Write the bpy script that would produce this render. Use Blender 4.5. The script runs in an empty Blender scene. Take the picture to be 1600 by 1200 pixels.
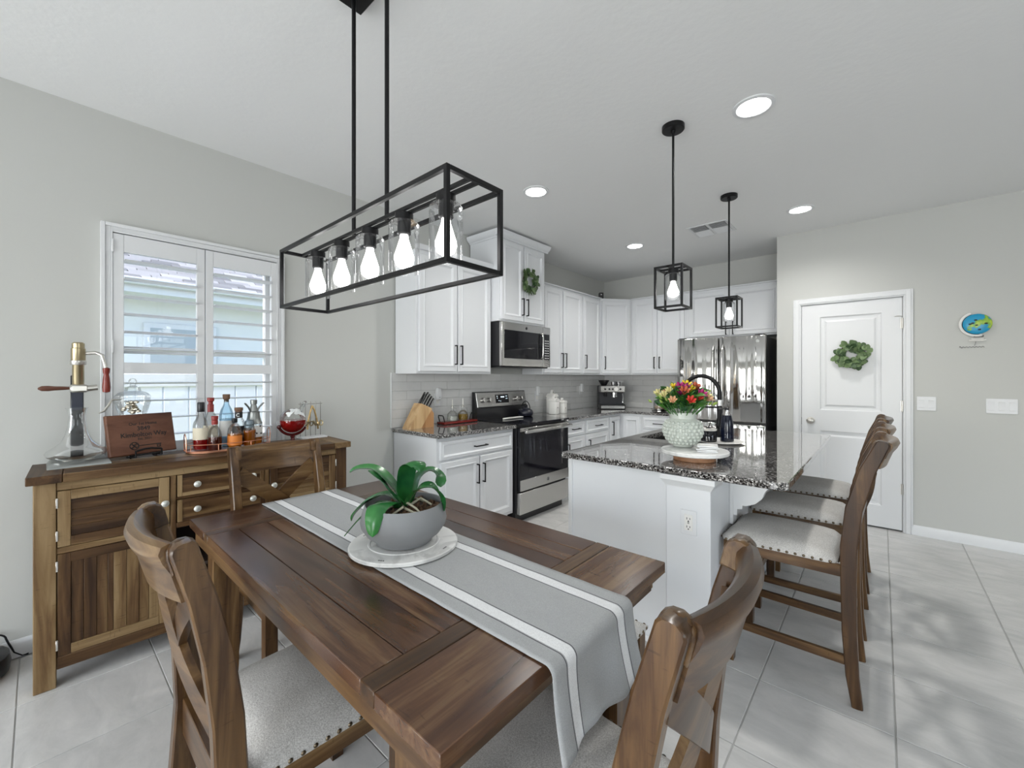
import bpy, bmesh, math, random
from mathutils import Vector, Matrix
random.seed(7)
S = bpy.context.scene
C = S.collection
R = math.radians
PI = math.pi

# ------------------------------------------------------------------ camera, world, lights, exposure
cam = bpy.data.cameras.new('camera')
cam.sensor_fit = 'HORIZONTAL'; cam.sensor_width = 36.0
cam.lens = 36.0 * 654 / 1600
cam.shift_y = -11 / 1600
cam.clip_start = 0.02; cam.clip_end = 200
cam_o = bpy.data.objects.new('camera', cam); C.objects.link(cam_o)
cam_o.location = (0, 0, 1.337)
cam_o.rotation_euler = (R(90), 0, math.atan(577.6 / 654))
S.camera = cam_o

S.view_settings.view_transform = 'Standard'
S.view_settings.look = 'None'
S.view_settings.gamma = 1
S.view_settings.use_curve_mapping = False
S.view_settings.exposure = 0.27

w = bpy.data.worlds.new('world'); S.world = w; w.use_nodes = True
nt = w.node_tree; bg = nt.nodes['Background']
sky = nt.nodes.new('ShaderNodeTexSky'); sky.sky_type = 'NISHITA'
sky.sun_disc = False; sky.sun_elevation = R(48); sky.sun_rotation = R(200)
sky.air_density = 1.0; sky.dust_density = 3.0; sky.ozone_density = 1.0
nt.links.new(sky.outputs[0], bg.inputs[0]); bg.inputs[1].default_value = .55

def light(name, kind, loc, power, color=(1, 1, 1), rot=(0, 0, 0), **kw):
    l = bpy.data.lights.new(name, kind); l.energy = power; l.color = color
    for k, v in kw.items(): setattr(l, k, v)
    o = bpy.data.objects.new(name, l); C.objects.link(o); o.location = loc; o.rotation_euler = rot
    return o

light('sun', 'SUN', (-8, 4, 10), 1.3, (1, .97, .92), (R(40), R(22), 0), angle=R(2))
# daylight entering through the glazed openings behind and beside the camera
light('daylight_rear_door', 'AREA', (-1.55, -3.80, 1.15), 118, (.95, .98, 1), (R(90), 0, 0), shape='RECTANGLE', size=2.6, size_y=2.1)
light('daylight_rear_window', 'AREA', (1.9, -3.80, 1.5), 100, (.95, .98, 1), (R(90), 0, 0), shape='RECTANGLE', size=2.2, size_y=1.5)
light('daylight_side_window', 'AREA', (4.70, .8, 1.5), 30, (.97, .99, 1), (R(90), 0, R(90)), shape='RECTANGLE', size=2.6, size_y=1.5)

# ------------------------------------------------------------------ helpers
MW = {}

def tag(o, label=None, cat=None, group=None, kind=None):
    if label: o['label'] = label
    if cat: o['category'] = cat
    if group: o['group'] = group
    if kind: o['kind'] = kind
    return o

def thing(name, label, cat, loc=(0, 0, 0), rotz=0, group=None, kind=None):
    o = bpy.data.objects.new(name, None); C.objects.link(o)
    o.empty_display_size = .05
    o.location = loc; o.rotation_euler = (0, 0, rotz)
    MW[o] = Matrix.Translation(loc) @ Matrix.Rotation(rotz, 4, 'Z')
    return tag(o, label, cat, group, kind)

def dup(root, loc, rotz=0, label=None):
    def cp(o, par):
        c = o.copy(); C.objects.link(c)
        if par is not None: c.parent = par
        for ch in list(kids.get(o, ())): cp(ch, c)
        return c
    kids = {}
    for o in C.objects:
        if o.parent: kids.setdefault(o.parent, []).append(o)
    r = cp(root, None); r.location = loc; r.rotation_euler = (0, 0, rotz)
    MW[r] = Matrix.Translation(loc) @ Matrix.Rotation(rotz, 4, 'Z')
    if label: r['label'] = label
    return r

class G:
    def __init__(s): s.bm = bmesh.new()
    def box(s, x0, x1, y0, y1, z0, z1, bev=0, seg=1, M=None):
        vs = [s.bm.verts.new((x, y, z)) for x in (x0, x1) for y in (y0, y1) for z in (z0, z1)]
        fs = [s.bm.faces.new([vs[i] for i in f]) for f in ((0, 1, 3, 2), (4, 6, 7, 5), (0, 4, 5, 1), (2, 3, 7, 6), (0, 2, 6, 4), (1, 5, 7, 3))]
        if bev:
            es = list({e for f in fs for e in f.edges})
            r = bmesh.ops.bevel(s.bm, geom=es, offset=bev, segments=seg, profile=.5, affect='EDGES', clamp_overlap=True)
            vs = list({v for f in r['faces'] for v in f.verts} | {v for v in vs if v.is_valid})
        if M is not None:
            for v in vs: v.co = M @ v.co
        return s
    def obox(s, p0, p1, w, h, up=(0, 0, 1), bev=0):
        """a bar from p0 to p1 with width w (sideways) and height h (along up)"""
        p0 = Vector(p0); p1 = Vector(p1); d = (p1 - p0); L = d.length; d.normalize()
        side = d.cross(Vector(up)).normalized(); u = side.cross(d)
        M = Matrix((( d.x, side.x, u.x, p0.x), (d.y, side.y, u.y, p0.y), (d.z, side.z, u.z, p0.z), (0, 0, 0, 1)))
        return s.box(0, L, -w / 2, w / 2, -h / 2, h / 2, bev, 1, M)
    def loft(s, rings, cap=True, closed=False):
        vr = [[s.bm.verts.new(p) for p in r] for r in rings]
        n = len(vr[0]); m = len(vr)
        for i in range(m if closed else m - 1):
            a = vr[i]; b = vr[(i + 1) % m]
            for j in range(n):
                try: s.bm.faces.new((a[j], a[(j + 1) % n], b[(j + 1) % n], b[j]))
                except ValueError: pass
        if cap and not closed:
            s.bm.faces.new(vr[0]); s.bm.faces.new(vr[-1])
        return s
    def cyl(s, p0, p1, r0, r1=None, n=16, cap=True):
        r1 = r0 if r1 is None else r1
        p0 = Vector(p0); p1 = Vector(p1); d = (p1 - p0).normalized()
        a = d.orthogonal().normalized(); b = d.cross(a)
        return s.loft([[p + (a * math.cos(t) + b * math.sin(t)) * r for t in [2 * PI * k / n for k in range(n)]] for p, r in ((p0, r0), (p1, r1))], cap)
    def lathe(s, prof, c=(0, 0, 0), n=24, cap=True, sx=1, sy=1):
        c = Vector(c)
        return s.loft([[c + Vector((max(r, 1e-4) * math.cos(2 * PI * k / n) * sx, max(r, 1e-4) * math.sin(2 * PI * k / n) * sy, z)) for k in range(n)] for r, z in prof], cap)
    def tube(s, pts, r, n=8, closed=False):
        P = [Vector(p) for p in pts]; m = len(P); rings = []; prev = None
        for i in range(m):
            if closed: d = P[(i + 1) % m] - P[i - 1]
            else: d = P[min(i + 1, m - 1)] - P[max(i - 1, 0)]
            d.normalize()
            if prev is None: a = d.orthogonal().normalized()
            else: a = (prev - d * prev.dot(d)).normalized()
            prev = a; b = d.cross(a)
            rr = r[i] if isinstance(r, (list, tuple)) else r
            rings.append([P[i] + (a * math.cos(2 * PI * k / n) + b * math.sin(2 * PI * k / n)) * rr for k in range(n)])
        return s.loft(rings, True, closed)
    def ball(s, c, r, n=12, m=8):
        rx, ry, rz = (r, r, r) if not isinstance(r, (tuple, list)) else r
        c = Vector(c)
        rings = []
        for i in range(m + 1):
            t = PI * i / m; q = max(math.sin(t), 1e-3)
            rings.append([c + Vector((rx * q * math.cos(2 * PI * k / n), ry * q * math.sin(2 * PI * k / n), -rz * math.cos(t))) for k in range(n)])
        return s.loft(rings)
    def prism(s, pts, ax, a, b):
        """outline pts (2d) extruded along axis ax from a to b; the 2d axes are the remaining ones in order"""
        def P(p, t):
            if ax == 'x': return (t, p[0], p[1])
            if ax == 'y': return (p[0], t, p[1])
            return (p[0], p[1], t)
        return s.loft([[P(p, a) for p in pts], [P(p, b) for p in pts]])
    def panel(s, o, u, v, wd, ht, rings):
        """profiled rectangular panel: rings of (inset, height along u x v); first ring is the back edge"""
        o = Vector(o); u = Vector(u).normalized(); v = Vector(v).normalized(); n = u.cross(v)
        rr = []
        for i, d in rings:
            rr.append([o + u * a + v * b + n * d for a, b in ((i, i), (wd - i, i), (wd - i, ht - i), (i, ht - i))])
        return s.loft(rr)
    def bar(s, path, x0, x1, d):
        """bar following a path in the y-z plane, thickness d (one or per point), extruded in x"""
        P = [Vector((0, a, b)) for a, b in path]; m = len(P); rings = []
        for i in range(m):
            t = (P[min(i + 1, m - 1)] - P[max(i - 1, 0)]).normalized()
            nn = Vector((0, -t.z, t.y)); h = (d[i] if isinstance(d, (list, tuple)) else d) / 2
            e = .004
            q = []
            for xx, sg in ((x0, -1), (x1, -1), (x1, 1), (x0, 1)):
                q.append(P[i] + nn * h * sg + Vector((xx, 0, 0)))
            # chamfered corners
            ring = []
            for k in range(4):
                a = q[k]; pr = q[k - 1]; nx = q[(k + 1) % 4]
                ring.append(a + (pr - a).normalized() * e); ring.append(a + (nx - a).normalized() * e)
            rings.append(ring)
        return s.loft(rings)
    def build(s, name, mat, parent=None, world=False, smooth=True, ang=38, loc=None, kind=None, label=None):
        bm = s.bm
        if parent is not None and world: bm.transform(MW[parent].inverted())
        off = Vector((0, 0, 0))
        if parent is None and len(bm.verts):
            xs = [v.co.x for v in bm.verts]; ys = [v.co.y for v in bm.verts]; zs = [v.co.z for v in bm.verts]
            off = Vector(((min(xs) + max(xs)) / 2, (min(ys) + max(ys)) / 2, min(zs)))
            bm.transform(Matrix.Translation(-off))
        bmesh.ops.recalc_face_normals(bm, faces=bm.faces)
        me = bpy.data.meshes.new(name); bm.to_mesh(me); bm.free()
        if smooth:
            me.polygons.foreach_set('use_smooth', [True] * len(me.polygons))
            me.set_sharp_from_angle(angle=R(ang))
        mats = mat if isinstance(mat, (list, tuple)) else [mat]
        for m in mats: me.materials.append(m)
        o = bpy.data.objects.new(name, me); C.objects.link(o)
        if parent is not None:
            o.parent = parent
            MW[o] = MW[parent]
        else:
            o.location = off; MW[o] = Matrix.Translation(off)
        if kind: o['kind'] = kind
        if label: o['label'] = label
        return o

def inst(me, name, parent, loc, rot=(0, 0, 0), scale=(1, 1, 1)):
    """an object sharing mesh data, placed in its parent's space"""
    o = bpy.data.objects.new(name, me); C.objects.link(o); o.parent = parent
    o.location = loc; o.rotation_euler = rot; o.scale = scale
    return o

def arc(c, r, a0, a1, n, f):
    return [f(c[0] + r * math.cos(a0 + (a1 - a0) * k / n), c[1] + r * math.sin(a0 + (a1 - a0) * k / n)) for k in range(n + 1)]

# ------------------------------------------------------------------ materials
def mat(name, col=(.8, .8, .8), rough=.5, metal=0, **kw):
    m = bpy.data.materials.new(name); m.use_nodes = True
    b = m.node_tree.nodes['Principled BSDF']
    b.inputs['Base Color'].default_value = (*col, 1); b.inputs['Roughness'].default_value = rough; b.inputs['Metallic'].default_value = metal
    for k, v in kw.items():
        b.inputs[k.replace('_', ' ')].default_value = v
    return m

def N(m, t, **kw):
    n = m.node_tree.nodes.new('ShaderNode' + t)
    for k, v in kw.items():
        if k in n.inputs: n.inputs[k].default_value = v
        else: setattr(n, k, v)
    return n

def L(m, a, b): m.node_tree.links.new(a, b)

def ramp(m, fac, stops, interp='LINEAR'):
    r = N(m, 'ValToRGB'); r.color_ramp.interpolation = interp
    e = r.color_ramp.elements
    while len(e) < len(stops): e.new(.5)
    for x, (p, c) in zip(e, stops):
        x.position = p; x.color = (*c, 1)
    L(m, fac, r.inputs[0]); return r.outputs[0]

def noise(m, scale, detail=3, vec=None, coord='Object', rough=.5, dist=0):
    n = N(m, 'TexNoise'); n.inputs['Scale'].default_value = scale; n.inputs['Detail'].default_value = detail
    n.inputs['Roughness'].default_value = rough; n.inputs['Distortion'].default_value = dist
    if vec is None: vec = N(m, 'TexCoord').outputs[coord]
    L(m, vec, n.inputs['Vector']); return n.outputs['Fac']

def bump(m, h, strength, dist=.002):
    b = N(m, 'Bump'); b.inputs['Strength'].default_value = strength; b.inputs['Distance'].default_value = dist
    L(m, h, b.inputs['Height']); L(m, b.outputs[0], m.node_tree.nodes['Principled BSDF'].inputs['Normal'])

def BS(m): return m.node_tree.nodes['Principled BSDF']

def geo(m): return N(m, 'NewGeometry').outputs['Position']

def painted(name, col, rough, bs=60, bst=.15, bd=.001):
    m = mat(name, col, rough); bump(m, noise(m, bs, 4, geo(m)), bst, bd); return m

def wood(name, axis, cols, scale=1.0, rough=.42, rnd=1.0, marks=True, coat=0):
    """planks of stained wood: grain stretched along one local axis, tone shifted per object"""
    m = mat(name, cols[1], rough)
    tc = N(m, 'TexCoord'); oi = N(m, 'ObjectInfo')
    mul = N(m, 'VectorMath', operation='SCALE'); 
    cx = N(m, 'CombineXYZ')
    L(m, oi.outputs['Random'], cx.inputs[0]); L(m, oi.outputs['Random'], cx.inputs[1]); L(m, oi.outputs['Random'], cx.inputs[2])
    L(m, cx.outputs[0], mul.inputs[0]); mul.inputs['Scale'].default_value = 37.0
    add = N(m, 'VectorMath', operation='ADD'); L(m, tc.outputs['Object'], add.inputs[0]); L(m, mul.outputs[0], add.inputs[1])
    mp = N(m, 'Mapping'); k = {'X': (1.2, 16, 16), 'Y': (16, 1.2, 16), 'Z': (16, 16, 1.2)}[axis]
    mp.inputs['Scale'].default_value = [q * scale for q in k]
    L(m, add.outputs[0], mp.inputs['Vector'])
    n1 = noise(m, 1.6, 6, mp.outputs[0], rough=.62, dist=.6)
    mp2 = N(m, 'Mapping'); k2 = {'X': (.7, 3, 3), 'Y': (3, .7, 3), 'Z': (3, 3, .7)}[axis]
    mp2.inputs['Scale'].default_value = k2; L(m, add.outputs[0], mp2.inputs['Vector'])
    n2 = noise(m, 1.7, 3, mp2.outputs[0])
    # tone = grain*.55 + blotch*.45 + per object shift
    a1 = N(m, 'Math', operation='MULTIPLY_ADD'); L(m, n1, a1.inputs[0]); a1.inputs[1].default_value = 1.35
    a2 = N(m, 'Math', operation='MULTIPLY_ADD'); L(m, n2, a2.inputs[0]); a2.inputs[1].default_value = .8
    a3 = N(m, 'Math', operation='MULTIPLY_ADD'); L(m, oi.outputs['Random'], a3.inputs[0]); a3.inputs[1].default_value = .42 * rnd; a3.inputs[2].default_value = -.21 * rnd - .58
    L(m, a3.outputs[0], a2.inputs[2]); L(m, a2.outputs[0], a1.inputs[2])
    c = ramp(m, a1.outputs[0], [(0.1, cols[0]), (.42, cols[1]), (.66, cols[2]), (.95, cols[3])])
    if marks:
        mp3 = N(m, 'Mapping'); k3 = {'X': (30, 130, 130), 'Y': (130, 30, 130), 'Z': (130, 130, 30)}[axis]
        # saw marks run across the grain
        k3 = {'X': (130, 22, 22), 'Y': (22, 130, 22), 'Z': (22, 22, 130)}[axis]
        mp3.inputs['Scale'].default_value = k3; L(m, add.outputs[0], mp3.inputs['Vector'])
        n3 = noise(m, 1.0, 2, mp3.outputs[0])
        f = ramp(m, n3, [(.66, (0, 0, 0)), (.74, (1, 1, 1))])
        mx = N(m, 'MixRGB', blend_type='MULTIPLY'); 
        sc = N(m, 'Math', operation='MULTIPLY'); L(m, f, sc.inputs[0]); sc.inputs[1].default_value = .45
        L(m, sc.outputs[0], mx.inputs[0]); L(m, c, mx.inputs[1]); mx.inputs[2].default_value = (.35, .3, .26, 1)
        c = mx.outputs[0]
    L(m, c, BS(m).inputs['Base Color'])
    BS(m).inputs['Specular IOR Level'].default_value = .3; BS(m).inputs['Coat Weight'].default_value = coat; BS(m).inputs['Coat Roughness'].default_value = .18
    bump(m, n1, .25, .001)
    return m

BR = [(.030, .013, .005), (.092, .046, .018), (.180, .110, .048), (.29, .198, .10)]      # reclaimed brown
DK = [(.011, .004, .002), (.042, .016, .008), (.090, .041, .019), (.18, .105, .052)]     # dark table top
CH = [(.018, .008, .003), (.060, .028, .010), (.130, .070, .027), (.24, .152, .068)]      # chair wood
W = {}
for ax in 'XYZ':
    W['b' + ax] = wood('reclaimed_wood_' + ax.lower(), ax, BR, rough=.45, rnd=1.5)
    W['d' + ax] = wood('dark_table_wood_' + ax.lower(), ax, DK, rough=.27, rnd=.9, coat=.35)
    W['c' + ax] = wood('chair_wood_' + ax.lower(), ax, CH, rough=.32, rnd=.6, coat=.25)
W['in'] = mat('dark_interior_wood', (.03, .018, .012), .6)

M_wall = painted('wall_paint', (.55, .555, .53), .85, 90, .08)
M_ceil = painted('ceiling_knockdown', (.82, .825, .82), .9, 30, .4, .003)
M_white = painted('white_trim', (.73, .74, .75), .38, 200, .03)
M_cab = painted('white_cabinet', (.735, .75, .77), .34, 200, .02)
M_black = mat('black_metal', (.012, .012, .013), .38, .6)
M_blackp = mat('black_plastic', (.012, .012, .014), .3)
M_bglass = mat('black_glass', (.006, .006, .009), .05)
M_chrome = mat('chrome', (.75, .75, .76), .16, 1)
M_nickel = mat('satin_nickel', (.62, .60, .56), .3, 1)
M_silver = mat('dull_silver', (.30, .31, .30), .35, .9)
M_pewter = mat('knob_pewter', (.60, .61, .57), .42, .7)
M_brass = mat('antique_brass', (.42, .35, .22), .3, 1)
M_gold = mat('gold', (.60, .42, .2), .25, 1)
M_copper = mat('copper', (.62, .30, .19), .28, 1)
M_cream = mat('white_ceramic', (.80, .79, .76), .3)

def steel_mat(name, wav=0.0):
    m = mat(name, (.58, .57, .555), .22, 1)
    p = geo(m); mp = N(m, 'Mapping'); mp.inputs['Scale'].default_value = (60, 60, 2500); L(m, p, mp.inputs['Vector'])
    r = ramp(m, noise(m, 1, 2, mp.outputs[0]), [(.3, (.15, .15, .15)), (.7, (.26, .26, .26))])
    L(m, r, BS(m).inputs['Roughness'])
    if wav:
        mp2 = N(m, 'Mapping'); mp2.inputs['Scale'].default_value = (13, 13, .5); L(m, p, mp2.inputs['Vector'])
        bump(m, noise(m, 1, 0, mp2.outputs[0], dist=.25), wav, .02)
    return m
M_steel = steel_mat('stainless_steel')
M_fsteel = steel_mat('fridge_steel', 1.0)
for n_ in M_fsteel.node_tree.nodes:
    if n_.type == 'VALTORGB':
        n_.color_ramp.elements[0].color = (.05, .05, .05, 1); n_.color_ramp.elements[1].color = (.09, .09, .09, 1)

def granite():
    m = mat('granite', (.2, .2, .2), .045, Coat_Weight=.8, Coat_Roughness=.02, IOR=1.6)
    p = geo(m)
    wp = N(m, 'TexNoise'); wp.inputs['Scale'].default_value = 60; L(m, p, wp.inputs['Vector'])
    ad = N(m, 'VectorMath', operation='MULTIPLY_ADD'); L(m, wp.outputs['Color'], ad.inputs[0]); ad.inputs[1].default_value = (.012, .012, .012); L(m, p, ad.inputs[2])
    v1 = N(m, 'TexVoronoi'); v1.inputs['Scale'].default_value = 190; L(m, ad.outputs[0], v1.inputs['Vector'])
    c = ramp(m, v1.outputs['Color'], [(0, (.008, .008, .009)), (.34, (.05, .05, .05)), (.44, (.16, .155, .15)), (.60, (.30, .29, .285)), (.76, (.66, .65, .64))], 'CONSTANT')
    n2 = noise(m, 28, 3, p)
    mx = N(m, 'MixRGB', blend_type='MULTIPLY'); mx.inputs[0].default_value = .8
    c2 = ramp(m, n2, [(.35, (.42, .40, .39)), (.6, (1, .99, .97))])
    L(m, c, mx.inputs[1]); L(m, c2, mx.inputs[2])
    L(m, mx.outputs[0], BS(m).inputs['Base Color'])
    return m
M_gran = granite()

def marble(name, a=(.80, .80, .785), b=(.60, .60, .59)):
    m = mat(name, a, .22); n = noise(m, 7, 6, geo(m), dist=1.4)
    L(m, ramp(m, n, [(.40, b), (.5, a)]), BS(m).inputs['Base Color']); return m
M_marble = marble('white_marble')

def fabric(name, a, b, sc=420, bst=.5):
    m = mat(name, a, .95)
    p = N(m, 'TexCoord').outputs['Object']
    n = noise(m, sc, 2, p); n2 = noise(m, 9, 3, p)
    mx = N(m, 'Math', operation='MULTIPLY_ADD'); L(m, n2, mx.inputs[0]); mx.inputs[1].default_value = .35; L(m, n, mx.inputs[2])
    L(m, ramp(m, mx.outputs[0], [(.45, b), (.9, a)]), BS(m).inputs['Base Color'])
    bump(m, n, bst, .001)
    return m
M_linen = fabric('seat_linen', (.66, .645, .62), (.36, .345, .325), 330)

def tile_mat(name, a, b, rough, sc, rndamt=.06, bst=.0, strk=(1, 1, 1)):
    m = mat(name, a, rough)
    p = geo(m); oi = N(m, 'ObjectInfo')
    mp = N(m, 'Mapping'); mp.inputs['Scale'].default_value = strk; L(m, p, mp.inputs['Vector'])
    n = noise(m, sc, 8, mp.outputs[0], rough=.68, dist=.5)
    ad = N(m, 'Math', operation='MULTIPLY_ADD'); L(m, oi.outputs['Random'], ad.inputs[0]); ad.inputs[1].default_value = rndamt * 2; L(m, n, ad.inputs[2])
    L(m, ramp(m, ad.outputs[0], [(.35, b), (.75, a)]), BS(m).inputs['Base Color'])
    if bst: bump(m, n, bst, .002)
    return m
M_floor = tile_mat('floor_porcelain', (.645, .635, .62), (.50, .50, .49), .24, 4.5, .04, .06, (1, 2.2, 1))
M_grout = mat('floor_grout', (.42, .42, .41), .9)
M_sub = tile_mat('subway_tile', (.71, .71, .70), (.64, .64, .635), .12, 3, .05)
M_subgrout = mat('wall_grout', (.50, .50, .49), .8)

def pane_mat(name, tint=(.97, .98, .98), k=.10):
    """thin sheet of clear glass: straight transmission plus a Fresnel reflection"""
    m = bpy.data.materials.new(name); m.use_nodes = True; t = m.node_tree; t.nodes.clear()
    out = t.nodes.new('ShaderNodeOutputMaterial'); mx = t.nodes.new('ShaderNodeMixShader')
    tr = t.nodes.new('ShaderNodeBsdfTransparent'); tr.inputs[0].default_value = (*tint, 1)
    gl = t.nodes.new('ShaderNodeBsdfGlossy'); gl.inputs['Roughness'].default_value = .02
    lw = t.nodes.new('ShaderNodeLayerWeight'); lw.inputs[0].default_value = k * 2
    mp = t.nodes.new('ShaderNodeMath'); mp.operation = 'MULTIPLY_ADD'; mp.inputs[1].default_value = .6; mp.inputs[2].default_value = .012
    t.links.new(lw.outputs['Fresnel'], mp.inputs[0]); t.links.new(mp.outputs[0], mx.inputs[0])
    t.links.new(tr.outputs[0], mx.inputs[1]); t.links.new(gl.outputs[0], mx.inputs[2]); t.links.new(mx.outputs[0], out.inputs[0])
    return m
M_pane = pane_mat('window_glass', (.985, .99, .99))
M_shade = pane_mat('clear_shade_glass', (.992, .995, 1), .14)
M_clear = pane_mat('clear_bottle_glass', (.975, .985, .985), .18)
M_blue = pane_mat('pale_blue_glass', (.72, .85, .93), .16)

def emit(name, col, s):
    m = bpy.data.materials.new(name); m.use_nodes = True; t = m.node_tree; t.nodes.clear()
    out = t.nodes.new('ShaderNodeOutputMaterial'); e = t.nodes.new('ShaderNodeEmission')
    e.inputs[0].default_value = (*col, 1); e.inputs[1].default_value = s; t.links.new(e.outputs[0], out.inputs[0]); return m
M_bulb = emit('lit_bulb', (1, .985, .96), 9)
M_lens = emit('lit_downlight', (1, .99, .97), 14)
M_disp = emit('display_digits', (.75, .9, 1), 1.4)

def liquid(name, col, rough=.05):
    return mat(name, col, rough, 0, Transmission_Weight=.55, IOR=1.33)
M_red = liquid('red_liquor', (.42, .012, .012)); M_amber = liquid('amber_liquor', (.62, .20, .02)); M_dkred = liquid('dark_liquor', (.12, .012, .006))
M_oil = liquid('olive_oil', (.42, .26, .03))

def leafm(name, a, b, rough=.4):
    m = mat(name, a, rough); oi = N(m, 'ObjectInfo')
    L(m, ramp(m, oi.outputs['Random'], [(0, a), (1, b)]), BS(m).inputs['Base Color']); return m
M_leafw = leafm('wreath_leaf', (.025, .065, .018), (.16, .24, .10), .5)
M_leafb = leafm('bouquet_leaf', (.012, .07, .02), (.08, .24, .03), .35)

def orchid_leaf():
    m = mat('orchid_leaf', (.02, .15, .03), .26)
    tc = N(m, 'TexCoord'); n = noise(m, 7, 3, tc.outputs['Object'])
    L(m, ramp(m, n, [(.35, (.008, .075, .022)), (.65, (.04, .24, .045))]), BS(m).inputs['Base Color']); return m
M_orchid = orchid_leaf()
# ------------------------------------------------------------------ the room
CE = 2.745; XL = -3.1; YB = 5.58; YP = 4.92; XR = 4.5; YR = -3.6; XC = -.79
def struct(name, g, m, world=True):
    return tag(g.build(name, m), kind='structure')

floor = struct('floor', G().box(XL - .12, XR + .12, YR - .12, YB + .12, -.12, -.003), M_grout)
TX, TY = .4443, .4335
def tile_mesh():
    g = G(); a, b = TX / 2 - .0028, TY / 2 - .0022
    g.loft([[(-p, -q, z), (p, -q, z), (p, q, z), (-p, q, z)] for p, q, z in ((a, b, -.006), (a, b, -.0012), (a - .0012, b - .0012, 0))])
    bmesh.ops.recalc_face_normals(g.bm, faces=g.bm.faces)
    me = bpy.data.meshes.new('tile'); g.bm.to_mesh(me); g.bm.free(); me.materials.append(M_floor); return me
tm = tile_mesh()
fi = MW[floor].inverted()
rest = G()
for i in range(-8, 11):
    for j in range(-10, 13):
        x = .0385 + (i + .5) * TX; y = .375 + (j + .5) * TY
        x0, x1, y0, y1 = max(x - TX / 2, XL), min(x + TX / 2, XR), max(y - TY / 2, YR), min(y + TY / 2, YB)
        if x1 - x0 < .03 or y1 - y0 < .03: continue
        seen = -3.2 < x < 1.7 and -.35 < y < 5.1
        whole = x1 - x0 > TX - .001 and y1 - y0 > TY - .001
        if seen and whole:
            inst(tm, 'tile', floor, fi @ Vector((x, y, random.uniform(-.0003, 0))))
        elif seen:
            g = G(); g.box(x0 + .002, x1 - .002, y0 + .002, y1 - .002, -.006, 0, .001); g.build('tile', M_floor, floor, True)
        else:
            rest.box(x0 + .002, x1 - .002, y0 + .002, y1 - .002, -.006, 0)
rest.build('tile_field', M_floor, floor, True, kind='stuff')

struct('ceiling', G().box(XL - .12, XR + .12, YR - .12, YB + .12, CE, CE + .12), M_ceil)
def wall_with_holes(name, ax, c0, c1, a0, a1, holes):
    """wall slab between c0 and c1 on its normal axis, running a0..a1, floor to ceiling, with (a,b,z0,z1) holes"""
    g = G()
    def bx(p, q, z0, z1):
        if q - p < 1e-4 or z1 - z0 < 1e-4: return
        if ax == 'x': g.box(c0, c1, p, q, z0, z1)
        else: g.box(p, q, c0, c1, z0, z1)
    cur = a0
    for p, q, z0, z1 in sorted(holes):
        bx(cur, p, 0, CE); bx(p, q, 0, z0); bx(p, q, z1, CE); cur = q
    bx(cur, a1, 0, CE)
    return struct(name, g, M_wall)
wl = wall_with_holes('wall_left', 'x', XL - .14, XL, YR, YB, [(.262, 1.075, .90, 2.11)])
wb = wall_with_holes('wall_back', 'y', YB, YB + .12, XL - .12, XR + .12, [])
wc = wall_with_holes('wall_fridge_side', 'x', XC, XC + .12, YP, YB, [])
wp = wall_with_holes('wall_pantry', 'y', YP, YP + .12, XC + .12, XR, [(-.592, .142, 0, 2.035)])
# close the corner of the pantry partition
tag(G().box(XC, XC + .12, YP, YP + .0005, 0, CE).build('wall_corner', M_wall), kind='structure') if False else None
wall_with_holes('wall_right', 'x', XR, XR + .12, YR, YB, [(-.5, 2.1, .75, 2.25)])
wall_with_holes('wall_rear', 'y', YR - .12, YR, XL - .12, XR + .12, [(-2.85, -.25, 0.02, 2.2), (.8, 3.0, .75, 2.25)])

# openings behind and beside the viewer: glazed door and windows
def glazed(name, ax, c, a0, a1, z0, z1, n):
    o = thing(name, None, None, kind='structure')
    g = G(); f = .05
    def bx(p, q, r, s, d=.03):
        if ax == 'y': g.box(p, q, c - d, c + d, r, s, .003)
        else: g.box(c - d, c + d, p, q, r, s, .003)
    bx(a0, a1, z0, z0 + f); bx(a0, a1, z1 - f, z1)
    for k in range(n + 1):
        p = a0 + (a1 - a0) * k / n; p = min(max(p, a0 + f / 2), a1 - f / 2)
        bx(p - f / 2, p + f / 2, z0 + f, z1 - f)
    g.build('frame', M_white, o, True)
    g = G()
    if ax == 'y': g.box(a0 + f, a1 - f, c - .003, c + .003, z0 + f, z1 - f)
    else: g.box(c - .003, c + .003, a0 + f, a1 - f, z0 + f, z1 - f)
    g.build('pane', M_pane, o, True)
glazed('door_2', 'y', YR - .06, -2.85, -.25, .02, 2.2, 4)
glazed('window_2', 'y', YR - .06, .8, 3.0, .75, 2.25, 2)
glazed('window_3', 'x', XR + .06, -.5, 2.1, .75, 2.25, 2)

def base(name, g): return tag(g.build(name, M_white), kind='structure')
def bprof(h=.083, t=.014): return [(0, 0), (t, 0), (t, h - .02), (t * .75, h - .008), (t * .45, h), (0, h)]
base('baseboard_left', G().prism([(XL + a, z) for a, z in bprof()], 'y', YR, 1.985))
base('baseboard_pantry', G().prism([(YP - a, z) for a, z in bprof()], 'x', .195, XR))
base('baseboard_pantry_corner', G().prism([(YP - a, z) for a, z in bprof()], 'x', XC + .0, -.645))
base('baseboard_right', G().prism([(XR - a, z) for a, z in bprof()], 'y', YR, YP))

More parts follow.
